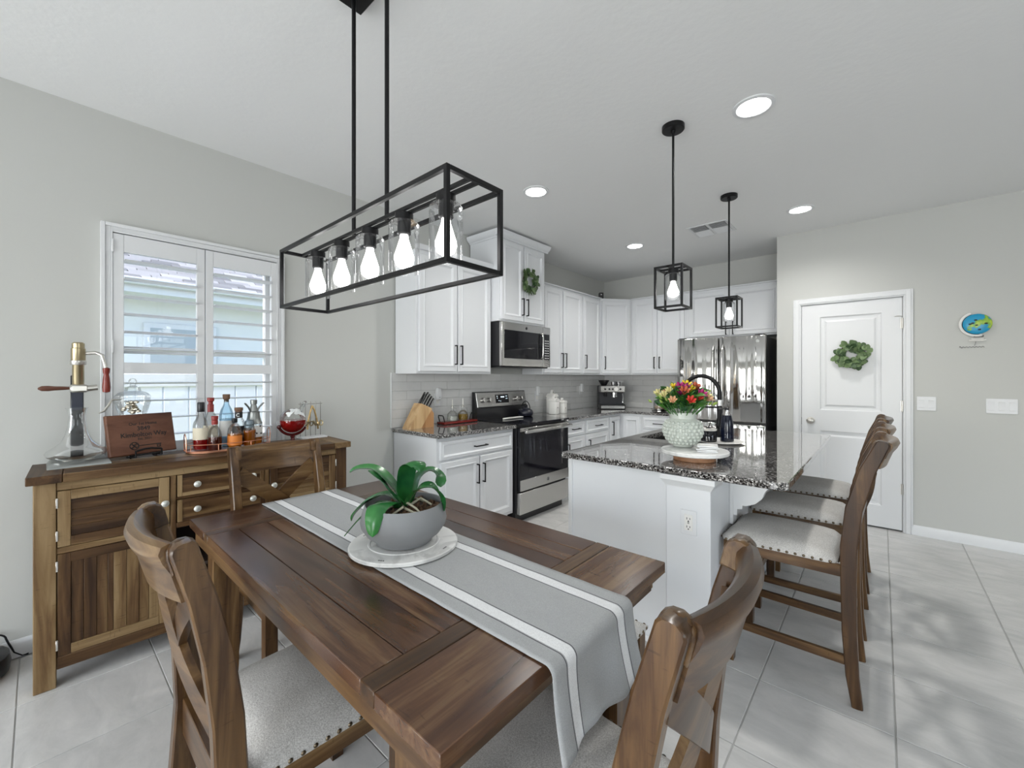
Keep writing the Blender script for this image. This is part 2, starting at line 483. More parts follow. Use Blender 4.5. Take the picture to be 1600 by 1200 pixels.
# ------------------------------------------------------------------ window with plantation shutters
win = thing('window_1', None, None, (XL, .672, .86), kind='structure')
g = G()
y0, y1, z0, z1 = .217, 1.12, .855, 2.16
for a, b, t in ((0, .018, .030), (.018, .040, .022), (.040, .047, .028)):
    g.box(XL, XL + t, y0 + a, y0 + b, z0 + b * 0 + a, z1 - a, .002); g.box(XL, XL + t, y1 - b, y1 - a, z0 + a, z1 - a, .002)
    g.box(XL, XL + t, y0 + b, y1 - b, z1 - b, z1 - a, .002); g.box(XL, XL + t, y0 + b, y1 - b, z0 + a, z0 + b, .002)
g.build('casing', M_white, win, True)
def shutter(ya, yb, oa, ob):
    g = G(); x0, x1 = XL - .005, XL + .024
    zt, zb = 2.108, .905
    g.box(x0, x1, ya, oa, zb, zt, .002); g.box(x0, x1, ob, yb, zb, zt, .002)
    for p, q in ((2.014, zt), (1.356, 1.416), (zb, .965)): g.box(x0 + .001, x1 - .001, oa, ob, p, q, .001)
    sp = g.build('shutter_panel', M_white, win, True)
    for z in [1.968 - .0962 * k for k in range(6)] + [1.303 - .0982 * k for k in range(4)]:
        g = G(); n = 10
        ring = []
        pr = [(-.044, 0), (-.030, .0042), (0, .0055), (.030, .0042), (.044, 0), (.030, -.0042), (0, -.0055), (-.030, -.0042)]
        ca, sa = math.cos(R(4)), math.sin(R(4))
        pts = [(XL + .010 + a * ca - b * sa, z + a * sa + b * ca) for a, b in pr]
        g.loft([[(p, yy, q) for p, q in pts] for yy in (oa + .001, ob - .001)])
        g.build('louver', M_white, sp, True)
shutter(.264, .670, .308, .630)
shutter(.673, 1.073, .713, 1.038)
for z in (2.04, 1.50, 1.0): G().box(XL + .022, XL + .033, .258, .267, z - .035, z + .035, .002).build('hinge', M_white, win, True)
for z in (1.62, 1.0): G().box(XL + .022, XL + .033, 1.070, 1.079, z - .035, z + .035, .002).build('hinge', M_white, win, True)
g = G()
xs = XL - .11
for p, q, r, s in ((.262, .30, .90, 2.11), (1.037, 1.075, .90, 2.11), (.30, 1.037, .90, .94), (.30, 1.037, 2.07, 2.11), (.30, 1.037, 1.47, 1.51)):
    g.box(xs - .025, xs + .025, p, q, r, s, .002)
g.build('sash', M_white, win, True)
G().box(xs - .003, xs + .003, .30, 1.037, .94, 2.07).build('pane', M_pane, win, True)

# ------------------------------------------------------------------ pantry door
dr = thing('door_1', None, None, (-.225, YP, 0), kind='structure')
g = G()
YF = YP - .017
for a, b, t in ((0, .013, .012), (.013, .046, .018), (.046, .058, .011)):
    for p, q in ((-.65 + a, -.65 + b), (.20 - b, .20 - a)): g.box(p, q, YP - t, YP, 0, 2.088 - a, .0015)
    g.box(-.65 + b, .20 - b, YP - t, YP, 2.088 - b, 2.088 - a, .0015)
g.box(-.592, -.586, YP, YP + .12, 0, 2.035); g.box(.136, .142, YP, YP + .12, 0, 2.035); g.box(-.592, .142, YP, YP + .12, 2.029, 2.035)
g.build('casing', M_white, dr, True)
g = G(); xa, xb = -.583, .132; yd = YP + .004; th = .036
# slab built as a frame around two recessed, raised-centre panels
pz = ((.20, .83), (1.025, 1.905)); pa, pb = -.440, .0
g.box(xa, pa, yd, yd + th, .014, 2.026); g.box(pb, xb, yd, yd + th, .014, 2.026)
g.box(pa, pb, yd, yd + th, .014, pz[0][0]); g.box(pa, pb, yd, yd + th, pz[0][1], pz[1][0]); g.box(pa, pb, yd, yd + th, pz[1][1], 2.026)
ds = g.build('door_slab', M_white, dr, True)
for p, q in pz:
    G().panel((pa, yd, p), (1, 0, 0), (0, 0, 1), pb - pa, q - p, [(0, -th), (0, 0), (.008, -.009), (.022, -.012), (.036, -.012), (.052, -.003), (.056, -.003)]).build('door_panel', M_white, ds, True, smooth=False)
g = G(); g.cyl((-.513, yd, .92), (-.513, yd - .008, .92), .033, n=24); g.cyl((-.513, yd - .008, .92), (-.513, yd - .03, .92), .011)
kn = []
g.loft([[(-.513 + r * math.cos(t), y, .92 + r * math.sin(t)) for t in [2 * PI * k / 20 for k in range(20)]] for r, y in ((.011, yd - .028), (.024, yd - .033), (.029, yd - .045), (.027, yd - .056), (.016, yd - .063), (.002, yd - .065))])
g.build('door_knob', M_nickel, dr, True)
for z in (1.80, 1.085, .37):
    g = G(); g.cyl((.134, yd - .006, z - .045), (.134, yd - .006, z + .045), .0065); g.box(.122, .146, yd - .003, yd + .001, z - .045, z + .045)
    g.build('hinge', M_nickel, dr, True)
G().box(-.592, -.585, yd - .002, yd + .02, .875, .945).build('strike_plate', M_blackp, dr, True)
g = G(); g.tube([(.132, yd - .004, 1.86), (.10, yd - .02, 1.862), (.085, yd - .035, 1.858)], .003); g.build('door_stop', M_nickel, dr, True)

# ------------------------------------------------------------------ outside the window: neighbour's house and fence
M_stucco = painted('stucco', (.80, .81, .80), .9, 40, .3)
M_shing = mat('shingle', (.2, .2, .2), .95)
oi = N(M_shing, 'ObjectInfo'); L(M_shing, ramp(M_shing, oi.outputs['Random'], [(0, (.13, .13, .13)), (1, (.36, .355, .35))]), BS(M_shing).inputs['Base Color'])
M_vinyl = mat('vinyl', (.80, .83, .88), .5)
hs = thing('neighbour_house', 'pale stucco house with shingle roof seen through the shutters', 'house', (-7.6, 1.5, -.1))
G().box(-10.5, -7.2, -5, 5, -.1, 2.46).build('wall', M_stucco, hs, True)
g = G(); g.box(-7.25, -6.80, -5.4, 5.4, 2.37, 2.41); g.build('soffit', M_stucco, hs, True)
g = G(); g.box(-6.80, -6.74, -5.4, 5.4, 2.36, 2.53, .005); g.box(-6.74, -6.64, -5.4, 5.4, 2.45, 2.53, .01); g.build('fascia', M_white, hs, True)
G().loft([[(-6.75, -5.4, 2.47), (-6.75, -5.4, 2.51), (-11, -5.4, 4.41), (-11, -5.4, 4.37)], [(-6.75, 5.4, 2.47), (-6.75, 5.4, 2.51), (-11, 5.4, 4.41), (-11, 5.4, 4.37)]]).build('roof_deck', M_shing, hs, True)
sg = G(); sg.box(-.085, .085, -.155, .155, -.006, .006, .003); bmesh.ops.recalc_face_normals(sg.bm, faces=sg.bm.faces)
sme = bpy.data.meshes.new('shingle'); sg.bm.to_mesh(sme); sg.bm.free(); sme.materials.append(M_shing)
hi = MW[hs].inverted(); sl = math.atan2(1.90, 4.25)
for r_ in range(13):
    for k in range(-1, 11):
        d = .06 + r_ * .13
        inst(sme, 'shingle', hs, hi @ Vector((-6.75 - d * math.cos(sl), -.6 + k * .32 + (r_ % 3) * .11, 2.525 + d * math.sin(sl) + random.uniform(0, .006))), (0, sl + .05, random.uniform(-.01, .01)))
G().box(-7.22, -7.15, .9, 1.7, .9, 2.05, .01).build('window_frame', M_white, hs, True)
G().box(-7.16, -7.145, .97, 1.63, .97, 1.98).build('window_pane', M_bglass if False else mat('far_window', (.42, .47, .50), .1), hs, True)
fe = thing('vinyl_fence', 'white vinyl privacy fence outside the window below the louvers', 'fence', (-5.2, 1.0, -.1))
for k in range(24):
    G().box(-5.22, -5.18, -1.4 + k * .2, -1.4 + k * .2 + .192, .05, 1.26, .006).build('board', M_vinyl, fe, True)
g = G(); g.box(-5.24, -5.16, -1.5, 3.5, 1.24, 1.37, .008); g.build('rail', M_white, fe, True)
tag(G().box(-14, XL - .2, -8, 9, -.25, -.1).build('ground', mat('lawn', (.30, .36, .20), .95)), kind='structure')
# ------------------------------------------------------------------ kitchen: splashback tiles
def splash(parent, along, a0, a1, z0, z1, c):
    """running-bond subway tiles; along 'y' on the left wall, 'x' on the back wall"""
    hgt = (z1 - z0) / 6; wd = .30
    for r in range(6):
        p = a0 - (wd / 2 if r % 2 else 0)
        while p < a1 - .004:
            q0, q1 = max(p, a0), min(p + wd, a1)
            if q1 - q0 > .01:
                g = G(); e = .0011
                zz0, zz1 = z0 + r * hgt + e, z0 + (r + 1) * hgt - e
                if along == 'y': g.box(c, c + .009, q0 + e, q1 - e, zz0, zz1, .002)
                else: g.box(q0 + e, q1 - e, c - .009, c, zz0, zz1, .002)
                g.build('tile', M_sub, parent, True)
            p += wd
    g = G()
    if along == 'y': g.box(c, c + .0065, a0, a1, z0, z1)
    else: g.box(a0, a1, c - .0065, c, z0, z1)
    g.build('grout', M_subgrout, parent, True)
CT = .905
splash(wl, 'y', 1.97, YB - .01, CT, 1.372, XL)
splash(wb, 'x', XL + .01, -1.76, CT, 1.372, YB)
tag(G().box(XL, XL + .012, 1.962, 1.97, CT, 1.372, .002).build('trim_1', M_white), kind='structure')

# ------------------------------------------------------------------ cabinets
RAISED = [(0, 0), (0, .015), (.004, .019), (.040, .019), (.046, .0235), (.052, .0215), (.062, .009), (.068, .007), (.085, .007)]
def front(name, parent, o, u, wd, ht, z=None, rings=RAISED):
    return G().panel(o, u, (0, 0, 1), wd, ht, rings).build(name, M_cab, parent, True, smooth=False)
def pull(parent, c, n, horiz, ln=.15, u=None):
    """black bar pull: c on the front face, n outward normal, horizontal along u or vertical"""
    c = Vector(c); n = Vector(n); d = Vector(u) if horiz else Vector((0, 0, 1))
    g = G(); s = .0095
    for k in (-1, 1):
        p = c + d * k * (ln / 2 - s / 2)
        g.obox(p, p + n * .032, s, s, up=d if not horiz else (0, 0, 1))
    a = c + n * .028 - d * ln / 2; b = c + n * .028 + d * ln / 2
    g.obox(a, b, s, s, up=n, bev=.001)
    return g.build('handle', M_black, parent, True)

UY = (0, 1, 0); NX = (1, 0, 0); UX = (1, 0, 0); NY = (0, -1, 0)
FX = -2.50      # base door faces on the left run are proud of this plane
def base_left(label, y0, y1, fronts):
    t = thing('base_cabinet', label, 'cabinet', (-2.8, (y0 + y1) / 2, 0), group='base kitchen cabinets')
    g = G(); g.box(XL + .012, FX - .02, y0, y1, .10, CT - .034); g.build('carcass', M_cab, t, True)
    G().box(XL + .012, FX - .085, y0, y1, 0, .10).build('toe_kick', M_cab, t, True)
    for kind, a, b, z0, z1, hd in fronts:
        f = front(kind, t, (FX - .02, a, z0), UY, b - a, z1 - z0, rings=RAISED if kind == 'door' else [(0, 0), (0, .016), (.003, .019), (.018, .019), (.022, .023), (.027, .0215), (.036, .012), (.05, .012)])
        if hd == 'h': pull(f, (FX - .004 + .003, (a + b) / 2, (z0 + z1) / 2), NX, True, .14, UY)
        elif hd is not None: pull(f, (FX - .001, hd, z1 - .14 if z1 < .8 else z1 - .17), NX, False, .16)
    return t
base_left('white base cabinet left of the range with one drawer above two doors', 1.99, 2.862,
          [('drawer', 2.02, 2.842, .700, .842, 'h'), ('door', 2.02, 2.427, .128, .682, 2.397), ('door', 2.435, 2.842, .128, .682, 2.465)])
base_left('white single-door base cabinet just right of the range', 3.672, 4.085,
          [('drawer', 3.69, 4.065, .700, .842, 'h'), ('door', 3.69, 4.065, .128, .682, 3.725)])
base_left('white base cabinet below the canisters with a drawer over one door', 4.087, 4.64,
          [('drawer', 4.11, 4.62, .700, .842, 'h'), ('door', 4.11, 4.62, .128, .682, 4.15)])
# inside-corner cabinet with a folding two-leaf door
t = thing('base_cabinet', 'white inside-corner base cabinet below the coffee machine', 'cabinet', (-2.8, 5.2, 0), group='base kitchen cabinets')
g = G(); g.box(XL + .012, FX - .0205, 4.642, YB - .012, .10, CT - .034); g.box(FX - .0205, -2.23, 4.96, YB - .012, .10, CT - .034); g.build('carcass', M_cab, t, True)
g = G(); g.box(XL + .012, FX - .085, 4.642, YB - .012, 0, .10); g.box(FX - .085, -2.23, 5.03, YB - .012, 0, .10); g.build('toe_kick', M_cab, t, True)
NR = [(0, 0), (0, .015), (.004, .019), (.036, .019), (.042, .0235), (.048, .0215), (.056, .009), (.062, .007), (.07, .007)]
f = front('door', t, (FX - .02, 4.66, .128), UY, .255, .714, rings=NR); pull(f, (FX - .001, 4.70, .70), NX, False, .17)
front('door', t, (-2.475, 4.96, .128), UX, .225, .714, rings=NR)
# back run
t = thing('base_cabinet', 'white base cabinet with wide drawer beside the refrigerator', 'cabinet', (-2.0, 5.25, 0), group='base kitchen cabinets')
G().box(-2.228, -1.775, 4.96, YB - .012, .10, CT - .034).build('carcass', M_cab, t, True)
G().box(-2.228, -1.775, 5.03, YB - .012, 0, .10).build('toe_kick', M_cab, t, True)
f = front('drawer', t, (-2.21, 4.96, .700), UX, .42, .142, rings=[(0, 0), (0, .016), (.003, .019), (.018, .019), (.022, .023), (.027, .0215), (.036, .012), (.05, .012)])
pull(f, (-2.0, 4.943, .771), NY, True, .15, UX)
front('door', t, (-2.21, 4.96, .128), UX, .42, .555)

# ------------------------------------------------------------------ wall cabinets
UF = -2.78; ZB, ZT = 1.365, 2.37
def wall_left_cab(label, y0, y1, z0, z1, face, doors, depthx=None):
    t = thing('wall_cabinet', label, 'cabinet', (-2.95, (y0 + y1) / 2, z0), group='wall-hung kitchen cabinets')
    G().box(XL + .012, face - .02, y0, y1, z0, z1).build('carcass', M_cab, t, True)
    for a, b, za, zb, hy in doors:
        f = front('door', t, (face - .02, a, za), UY, b - a, zb - za)
        pull(f, (face - .001, hy, za + .145), NX, False, .17)
    g = G(); g.box(XL + .012, face - .001, y0, y0 + .001, z0, z1)
    return t
U1 = wall_left_cab('white wall cabinet above the knife block, nearest the window', 2.005, 2.862, ZB, ZT, UF,
              [(2.028, 2.428, ZB + .018, ZT - .035, 2.402), (2.438, 2.842, ZB + .018, ZT - .035, 2.464)])
G().prism([(UF - .02, ZT - .001), (UF + .004, ZT - .001), (UF + .022, ZT + .028), (UF + .022, ZT + .034), (UF - .02, ZT + .034)], 'y', 2.0, 2.862).build('crown', M_cab, U1, True)
TF = -2.675
U2 = wall_left_cab('tall white wall cabinet above the microwave with crown moulding', 2.866, 3.568, 1.868, 2.665, TF,
              [(2.884, 3.208, 1.885, 2.635, 3.180), (3.222, 3.550, 1.885, 2.635, 3.250)])
pr = [(0, 0), (.010, 0), (.014, .012), (.028, .020), (.046, .040), (.052, .056), (.052, .066), (0, .066)]
g = G()
g.prism([(TF - .02 + a, 2.655 + b) for a, b in pr], 'y', 2.866 - .052, 3.568 + .052)
g.prism([(2.866 - a, 2.655 + b) for a, b in pr], 'x', XL + .012, TF - .02)
g.prism([(3.568 + a, 2.655 + b) for a, b in pr], 'x', XL + .012, TF - .02)
g.box(XL + .012, TF - .02, 2.866, 3.568, 2.66, 2.72)
g.build('crown', M_cab, U2, True)
U3 = wall_left_cab('white two-door wall cabinet right of the microwave', 3.672, 4.476, ZB, ZT, UF,
              [(3.694, 4.040, ZB + .018, ZT - .03, 4.014), (4.058, 4.456, ZB + .018, ZT - .03, 4.084)])
U4 = wall_left_cab('white narrow single-door wall cabinet next to the corner cabinet', 4.478, 4.94, ZB, ZT, UF,
              [(4.498, 4.905, ZB + .018, ZT - .03, 4.530)])
for u_, a, b in ((U3, 3.672, 4.476), (U4, 4.478, 4.94)):
    G().box(UF - .02, UF + .008, a, b, ZT - .001, ZT + .012, .002).build('top_rail', M_cab, u_, True)
t = thing('wall_cabinet', 'white diagonal corner wall cabinet above the coffee machine', 'cabinet', (-2.8, 5.3, ZB), group='wall-hung kitchen cabinets')
p0 = Vector((-2.80, 4.942)); p1 = Vector((-2.525, 5.28))
G().prism([(XL + .012, 4.942), (p0.x, p0.y), (p1.x, p1.y), (p1.x, YB - .012), (XL + .012, YB - .012)], 'z', ZB, ZT + .010).build('carcass', M_cab, t, True)
u = (p1 - p0).normalized(); nn = Vector((u.y, -u.x)); ln = (p1 - p0).length
o = p0 + u * .018
f = front('door', t, (o.x, o.y, ZB + .018), (u.x, u.y, 0), ln - .04, ZT - ZB - .048)
hc = p0 + u * .055 + nn * .019
pull(f, (hc.x, hc.y, ZB + .16), (nn.x, nn.y, 0), False, .17)
def back_cab(label, x0, x1, z0, doors, hz):
    t = thing('wall_cabinet', label, 'cabinet', ((x0 + x1) / 2, 5.4, z0), group='wall-hung kitchen cabinets')
    G().box(x0, x1, 5.28, YB - .012, z0, ZT).build('carcass', M_cab, t, True)
    for a, b, hx in doors:
        f = front('door', t, (a, 5.28, z0 + .018), UX, b - a, ZT - z0 - .048)
        pull(f, (hx, 5.261, hz), NY, False, .15)
    G().box(x0, x1, 5.252, 5.28, ZT - .001, ZT + .012, .002).build('top_rail', M_cab, t, True)
back_cab('white two-door wall cabinet between the corner and the refrigerator', -2.523, -1.80, ZB, [(-2.50, -2.165, -2.193), (-2.153, -1.82, -2.125)], ZB + .155)
back_cab('white wide wall cabinet over the refrigerator', -1.798, XC - .003, 1.80, [(-1.765, -1.318, -1.345), (-1.300, -.82, -1.273)], 1.90)

# ------------------------------------------------------------------ worktops
def slab_top(name, label, pts, z1, th=.032, holes=None):
    g = G(); n = len(pts)
    def off(d):
        r = []
        for i in range(n):
            a, b, c = Vector(pts[i - 1]), Vector(pts[i]), Vector(pts[(i + 1) % n])
            e1 = (b - a).normalized(); e2 = (c - b).normalized()
            n1 = Vector((-e1.y, e1.x)); n2 = Vector((-e2.y, e2.x))
            r.append(b + (n1 + n2) / (1 + n1.dot(n2)) * d)
        return r
    g.loft([[(p.x, p.y, z) for p in off(d)] for d, z in ((.004, z1 - th), (0, z1 - th + .004), (0, z1 - .005), (.0015, z1 - .0015), (.005, z1))])
    return tag(g.build(name, M_gran, ang=12), label, 'countertop')
slab_top('worktop', 'short speckled granite worktop under the knife block, left of the range', [(XL + .01, 1.972), (-2.473, 1.972), (-2.473, 2.861), (XL + .01, 2.861)], CT)
slab_top('worktop', 'L-shaped granite worktop running from the range round the kitchen corner', [(XL + .01, 3.672), (-2.473, 3.672), (-2.473, 4.935), (-1.762, 4.935), (-1.762, YB - .01), (XL + .01, YB - .01)], CT)

# ------------------------------------------------------------------ range
rg = thing('range', 'stainless steel electric range with black oven door between the worktops', 'stove', (-2.78, 3.266, 0))
ry0, ry1, rx = 2.873, 3.658, -2.455
g = G(); g.box(XL + .03, rx - .03, ry0, ry1, .09, .893, .003); g.box(XL + .05, rx - .06, ry0 + .02, ry1 - .02, 0, .09); g.build('body', M_blackp, rg, True)
g = G(); g.box(XL + .03, rx + .018, ry0 - .004, ry1 + .004, .893, .914, .004); g.build('cooktop', M_bglass, rg, True)
g = G()
g.prism([(XL + .03, .90), (XL + .105, .914), (XL + .105, 1.02), (XL + .085, 1.03), (XL + .055, 1.185), (XL + .03, 1.185)], 'y', ry0, ry1); g.build('backguard', M_blackp, rg, True)
# sloped stainless control panel
a = Vector((XL + .092, 1.028)); b = Vector((XL + .062, 1.178)); d = (b - a).normalized(); n_ = Vector((d.y, -d.x))
def ctl(y, s, h):  # point on the control panel: y, distance up the slope, height off it
    p = a + d * s + n_ * h; return Vector((p.x, y, p.y))
g = G(); S0 = (b - a).length
g.loft([[ctl(ry0 + e, s0, h), ctl(ry1 - e, s0, h), ctl(ry1 - e, s1, h), ctl(ry0 + e, s1, h)] for e, s0, s1, h in ((.012, 0, S0, -.02), (.012, 0, S0, .004), (.016, .004, S0 - .004, .008))])
g.build('control_panel', M_steel, rg, True)
cy = (ry0 + ry1) / 2 - .01
dp = G().loft([[ctl(y, s, h) for y, s in ((cy - .10, .035), (cy + .10, .035), (cy + .10, .125), (cy - .10, .125))] for h in (.006, .011)]).build('display', M_bglass, rg, True)
g = G()
for k, (yy, s) in enumerate([(cy - .012, .098), (cy + .008, .098), (cy + .024, .098), (cy - .075, .105), (cy - .075, .085), (cy - .055, .06), (cy - .03, .055), (cy + .06, .105), (cy + .075, .105), (cy + .06, .08), (cy + .075, .08)]):
    q = .0075 if k < 3 else .004
    g.loft([[ctl(yy + i, s + j, h) for i, j in ((-q, -q * .8), (q, -q * .8), (q, q * .8), (-q, q * .8))] for h in (.0105, .0116)])
g.build('display_marks', M_disp, dp, True)
for yy in (ry0 + .095, ry0 + .185, ry1 - .185, ry1 - .095):
    g = G(); c0 = ctl(yy, .072, .006); nv = Vector((n_.x, 0, n_.y))
    g.cyl(c0, c0 + nv * .006, .032, .030, 20); g.cyl(c0 + nv * .006, c0 + nv * .030, .024, .021, 20)
    g.obox(c0 + nv * .03 + Vector((0, 0, -.020)), c0 + nv * .03 + Vector((0, 0, .020)), .009, .012, up=nv)
    g.build('knob', M_steel, rg, True)
dz0, dz1 = .300, .872
g = G(); g.box(rx - .03, rx + .012, ry0 + .006, ry1 - .006, dz0, dz1, .004); od = g.build('oven_door', M_bglass, rg, True)
G().box(rx + .012, rx + .0155, ry0 + .006, ry1 - .006, dz0, .398, .001).build('lower_panel', M_steel, od, True)
G().box(rx + .012, rx + .0155, ry0 + .006, ry1 - .006, .84, dz1, .001).build('upper_panel', M_steel, od, True)
G().box(rx + .012, rx + .0135, ry0 + .13, ry1 - .12, .45, .74).build('window', mat('oven_window', (.012, .011, .016), .03), od, True)
g = G(); g.box(rx + .0135, rx + .0137, ry1 - .125, ry1 - .121, .46, .73); g.build('window_edge', M_steel, od, True)
g = G(); c = (rx + .0155, (ry0 + ry1) / 2 + .03, .345)
g.cyl(c, (c[0] + .002, c[1], c[2]), .016, n=20); em = g.build('emblem', M_blackp, od, True)
g = G(); g.tube(arc((c[1], c[2]), .0105, 0, 2 * PI, 16, lambda p, q: (c[0] + .0025, p, q))[:-1], .0012, 5, True); g.build('emblem_ring', M_chrome, od, True)
g = G()
for yy in (ry0 + .06, ry1 - .06): g.box(rx + .012, rx + .055, yy - .014, yy + .014, .822, .862, .004)
g.box(rx + .048, rx + .078, ry0 + .02, ry1 - .02, .826, .858, .009, 2); g.build('handle', M_steel, rg, True)
g = G(); g.box(rx - .03, rx + .010, ry0 + .006, ry1 - .006, .085, .282, .004); g.build('drawer', M_steel, rg, True)

# ------------------------------------------------------------------ microwave
mw = thing('microwave', 'stainless over-range microwave with black glass door below the tall cabinet', 'microwave', (-2.88, 3.27, 1.43))
my0, my1, mf, mz0, mz1 = 2.874, 3.640, -2.665, 1.440, 1.862
G().box(XL + .014, mf - .035, my0, my1, mz0, mz1, .003).build('body', M_blackp, mw, True)
g = G(); g.box(mf - .035, mf, my0, my1 - .135, mz0, mz1, .005); md = g.build('door', M_steel, mw, True)
G().box(mf - .001, mf + .003, my0 + .035, my1 - .145, mz0 + .075, mz1 - .075, .001).build('window', M_bglass, md, True)
g = G(); yh = my1 - .172
g.tube([(mf, yh, mz0 + .085), (mf + .028, yh, mz0 + .10), (mf + .034, yh, mz0 + .14), (mf + .034, yh, mz1 - .13), (mf + .028, yh, mz1 - .09), (mf, yh, mz1 - .075)], .009, 10); g.build('handle', M_steel, md, True)
c = (mf, (my0 + my1) / 2 - .02, mz1 - .04)
G().cyl(c, (c[0] + .002, c[1], c[2]), .014, n=20).build('emblem', M_blackp, md, True)
g = G(); g.box(mf - .035, mf, my1 - .132, my1, mz0, mz1, .005); g.build('control_column', M_steel, mw, True)
cp = G().box(mf - .001, mf + .003, my1 - .112, my1 - .022, mz0 + .075, mz1 - .075, .001).build('control_panel', M_bglass, mw, True)
g = G()
for i in range(3):
    for j in range(8): g.box(mf + .003, mf + .0036, my1 - .103 + i * .026, my1 - .085 + i * .026, mz0 + .088 + j * .026, mz0 + .100 + j * .026)
g.build('keys', mat('key_print', (.5, .5, .5), .5), cp, True)
g = G(); g.prism([(XL + .02, mz0 + .001), (mf - .02, mz0 + .001), (mf - .03, mz0 - .012), (XL + .03, mz0 - .012)], 'y', my0 + .02, my1 - .02); g.build('vent_grille', M_blackp, mw, True)

# ------------------------------------------------------------------ refrigerator
fr = thing('refrigerator', 'stainless french-door refrigerator with bottom freezer and black sides', 'refrigerator', (-1.30, 5.15, 0))
fx0, fx1, fy = -1.738, -.868, 4.80
M_fblack = mat('fridge_side', (.02, .02, .022), .35)
G().box(fx0 + .004, fx1 - .004, fy + .075, YB - .03, .02, 1.752, .004).build('body', M_fblack, fr, True)
g = G(); g.box(fx0 + .03, fx1 - .03, fy + .10, fy + .14, 0, .03); g.build('toe_grille', M_blackp, fr, True)
fc = (fx0 + fx1) / 2
def fdoor(name, a, b, z0, z1):
    g = G(); g.box(a, b, fy, fy + .068, z0, z1, .010, 3); return g.build(name, M_fsteel, fr, True)
d1 = fdoor('door', fx0, fc - .004, .872, 1.762); d2 = fdoor('door', fc + .004, fx1, .872, 1.762); d3 = fdoor('freezer_drawer', fx0, fx1, .06, .850)
def bow(c, a, b, ax):
    pts = []
    for k in range(13):
        t = k / 12; off = .055 * min(1, math.sin(PI * min(max(t, 0.0), 1)) * 3.2)
        pts.append((c + 0, fy - off, a + (b - a) * t) if ax == 'z' else (a + (b - a) * t, fy - off, c))
    return pts
G().tube(bow(fc - .045, 1.02, 1.68, 'z'), .011, 10).build('handle', M_steel, d1, True)
G().tube(bow(fc + .045, 1.02, 1.68, 'z'), .011, 10).build('handle', M_steel, d2, True)
G().tube(bow(.79, fx0 + .10, fx1 - .10, 'x'), .011, 10).build('handle', M_steel, d3, True)
c = (fx1 - .07, fy - .001, 1.70)
G().cyl(c, (c[0], c[1] - .002, c[2]), (.016), n=20).build('emblem', M_silver, d2, True)
g = G(); g.box(fx1 - .10, fx1 - .01, fy + .02, fy + .13, 1.752, 1.772, .004); g.box(fx0 + .01, fx0 + .10, fy + .02, fy + .13, 1.752, 1.772, .004); g.build('hinge_cover', M_blackp, fr, True)
# ------------------------------------------------------------------ island
isl = thing('kitchen_island', 'white panelled kitchen island with a pilaster and bracket under granite', 'island', (-.97, 2.95, 0))
ix0, ix1, iy0, iy1 = -1.356, -.589, 2.045, 3.87
# body is built round the sink opening
sx0, sx1, sy0, sy1 = -1.30, -.93, 2.85, 3.50
g = G()
g.box(ix0, ix1, iy0, sy0 - .02, .0, CT - .033); g.box(ix0, ix1, sy1 + .02, iy1, 0, CT - .033)
g.box(ix0, sx0 - .01, sy0 - .02, sy1 + .02, 0, CT - .033); g.box(sx1 + .01, ix1, sy0 - .02, sy1 + .02, 0, CT - .033)
g.build('body', M_cab, isl, True)
G().box(ix0 - .004, ix0 + .020, iy0 - .012, iy0 + .02, 0, CT - .034, .002).build('corner_stile', M_white, isl, True)
g = G(); g.box(ix0 + .02, -.79, iy0 - .004, iy0, .84, CT - .034); g.build('top_rail', M_cab, isl, True)
px0, px1 = -.785, ix1 + .006
G().box(px0, px1, iy0 - .022, iy0, 0, .866, .002).build('pilaster', M_cab, isl, True)
pr = [(0, 0), (.004, 0), (.006, .008), (.012, .014), (.018, .026), (.024, .032), (.024, .056), (0, .056)]
g = G()
yy = iy0 - .022
g.loft([[(px0 - a, yy - a, .814 + b), (px1 + a, yy - a, .814 + b), (px1 + a, iy0 + .15, .814 + b), (px0 - a, iy0 - .001, .814 + b)] for a, b in pr[1:-1]])
g.build('capital', M_white, isl, True)
g = G()
for a, b, t, h in ((0, .014, .012, .018),):
    g.box(ix0 + .02, px0, iy0 - .010, iy0, 0, .030, .003); g.box(px0 - .004, px1 + .008, iy0 - .032, iy0 - .022, 0, .030, .003); g.box(px1, px1 + .010, iy0 - .03, iy1, 0, .030, .003)
g.build('base_moulding', M_white, isl, True)
# bracket under the overhang
g = G()
prof = [(ix1, CT - .034), (-.345, CT - .034), (-.345, CT - .060), (-.365, CT - .075), (-.40, CT - .095), (-.43, CT - .135), (-.445, CT - .175), (-.475, CT - .205), (-.515, CT - .222), (-.530, CT - .222), (-.532, CT - .240), (-.555, CT - .245), (-.557, CT - .275), (ix1, CT - .278)]
g.prism([(p, q) for p, q in prof], 'y', 2.37, 2.43)
cb = g.build('bracket', M_white, isl, True, ang=20)
g = G(); g.box(ix1, ix1 + .018, 2.36, 2.44, CT - .325, CT - .034, .003); g.build('bracket_plate', M_white, isl, True)
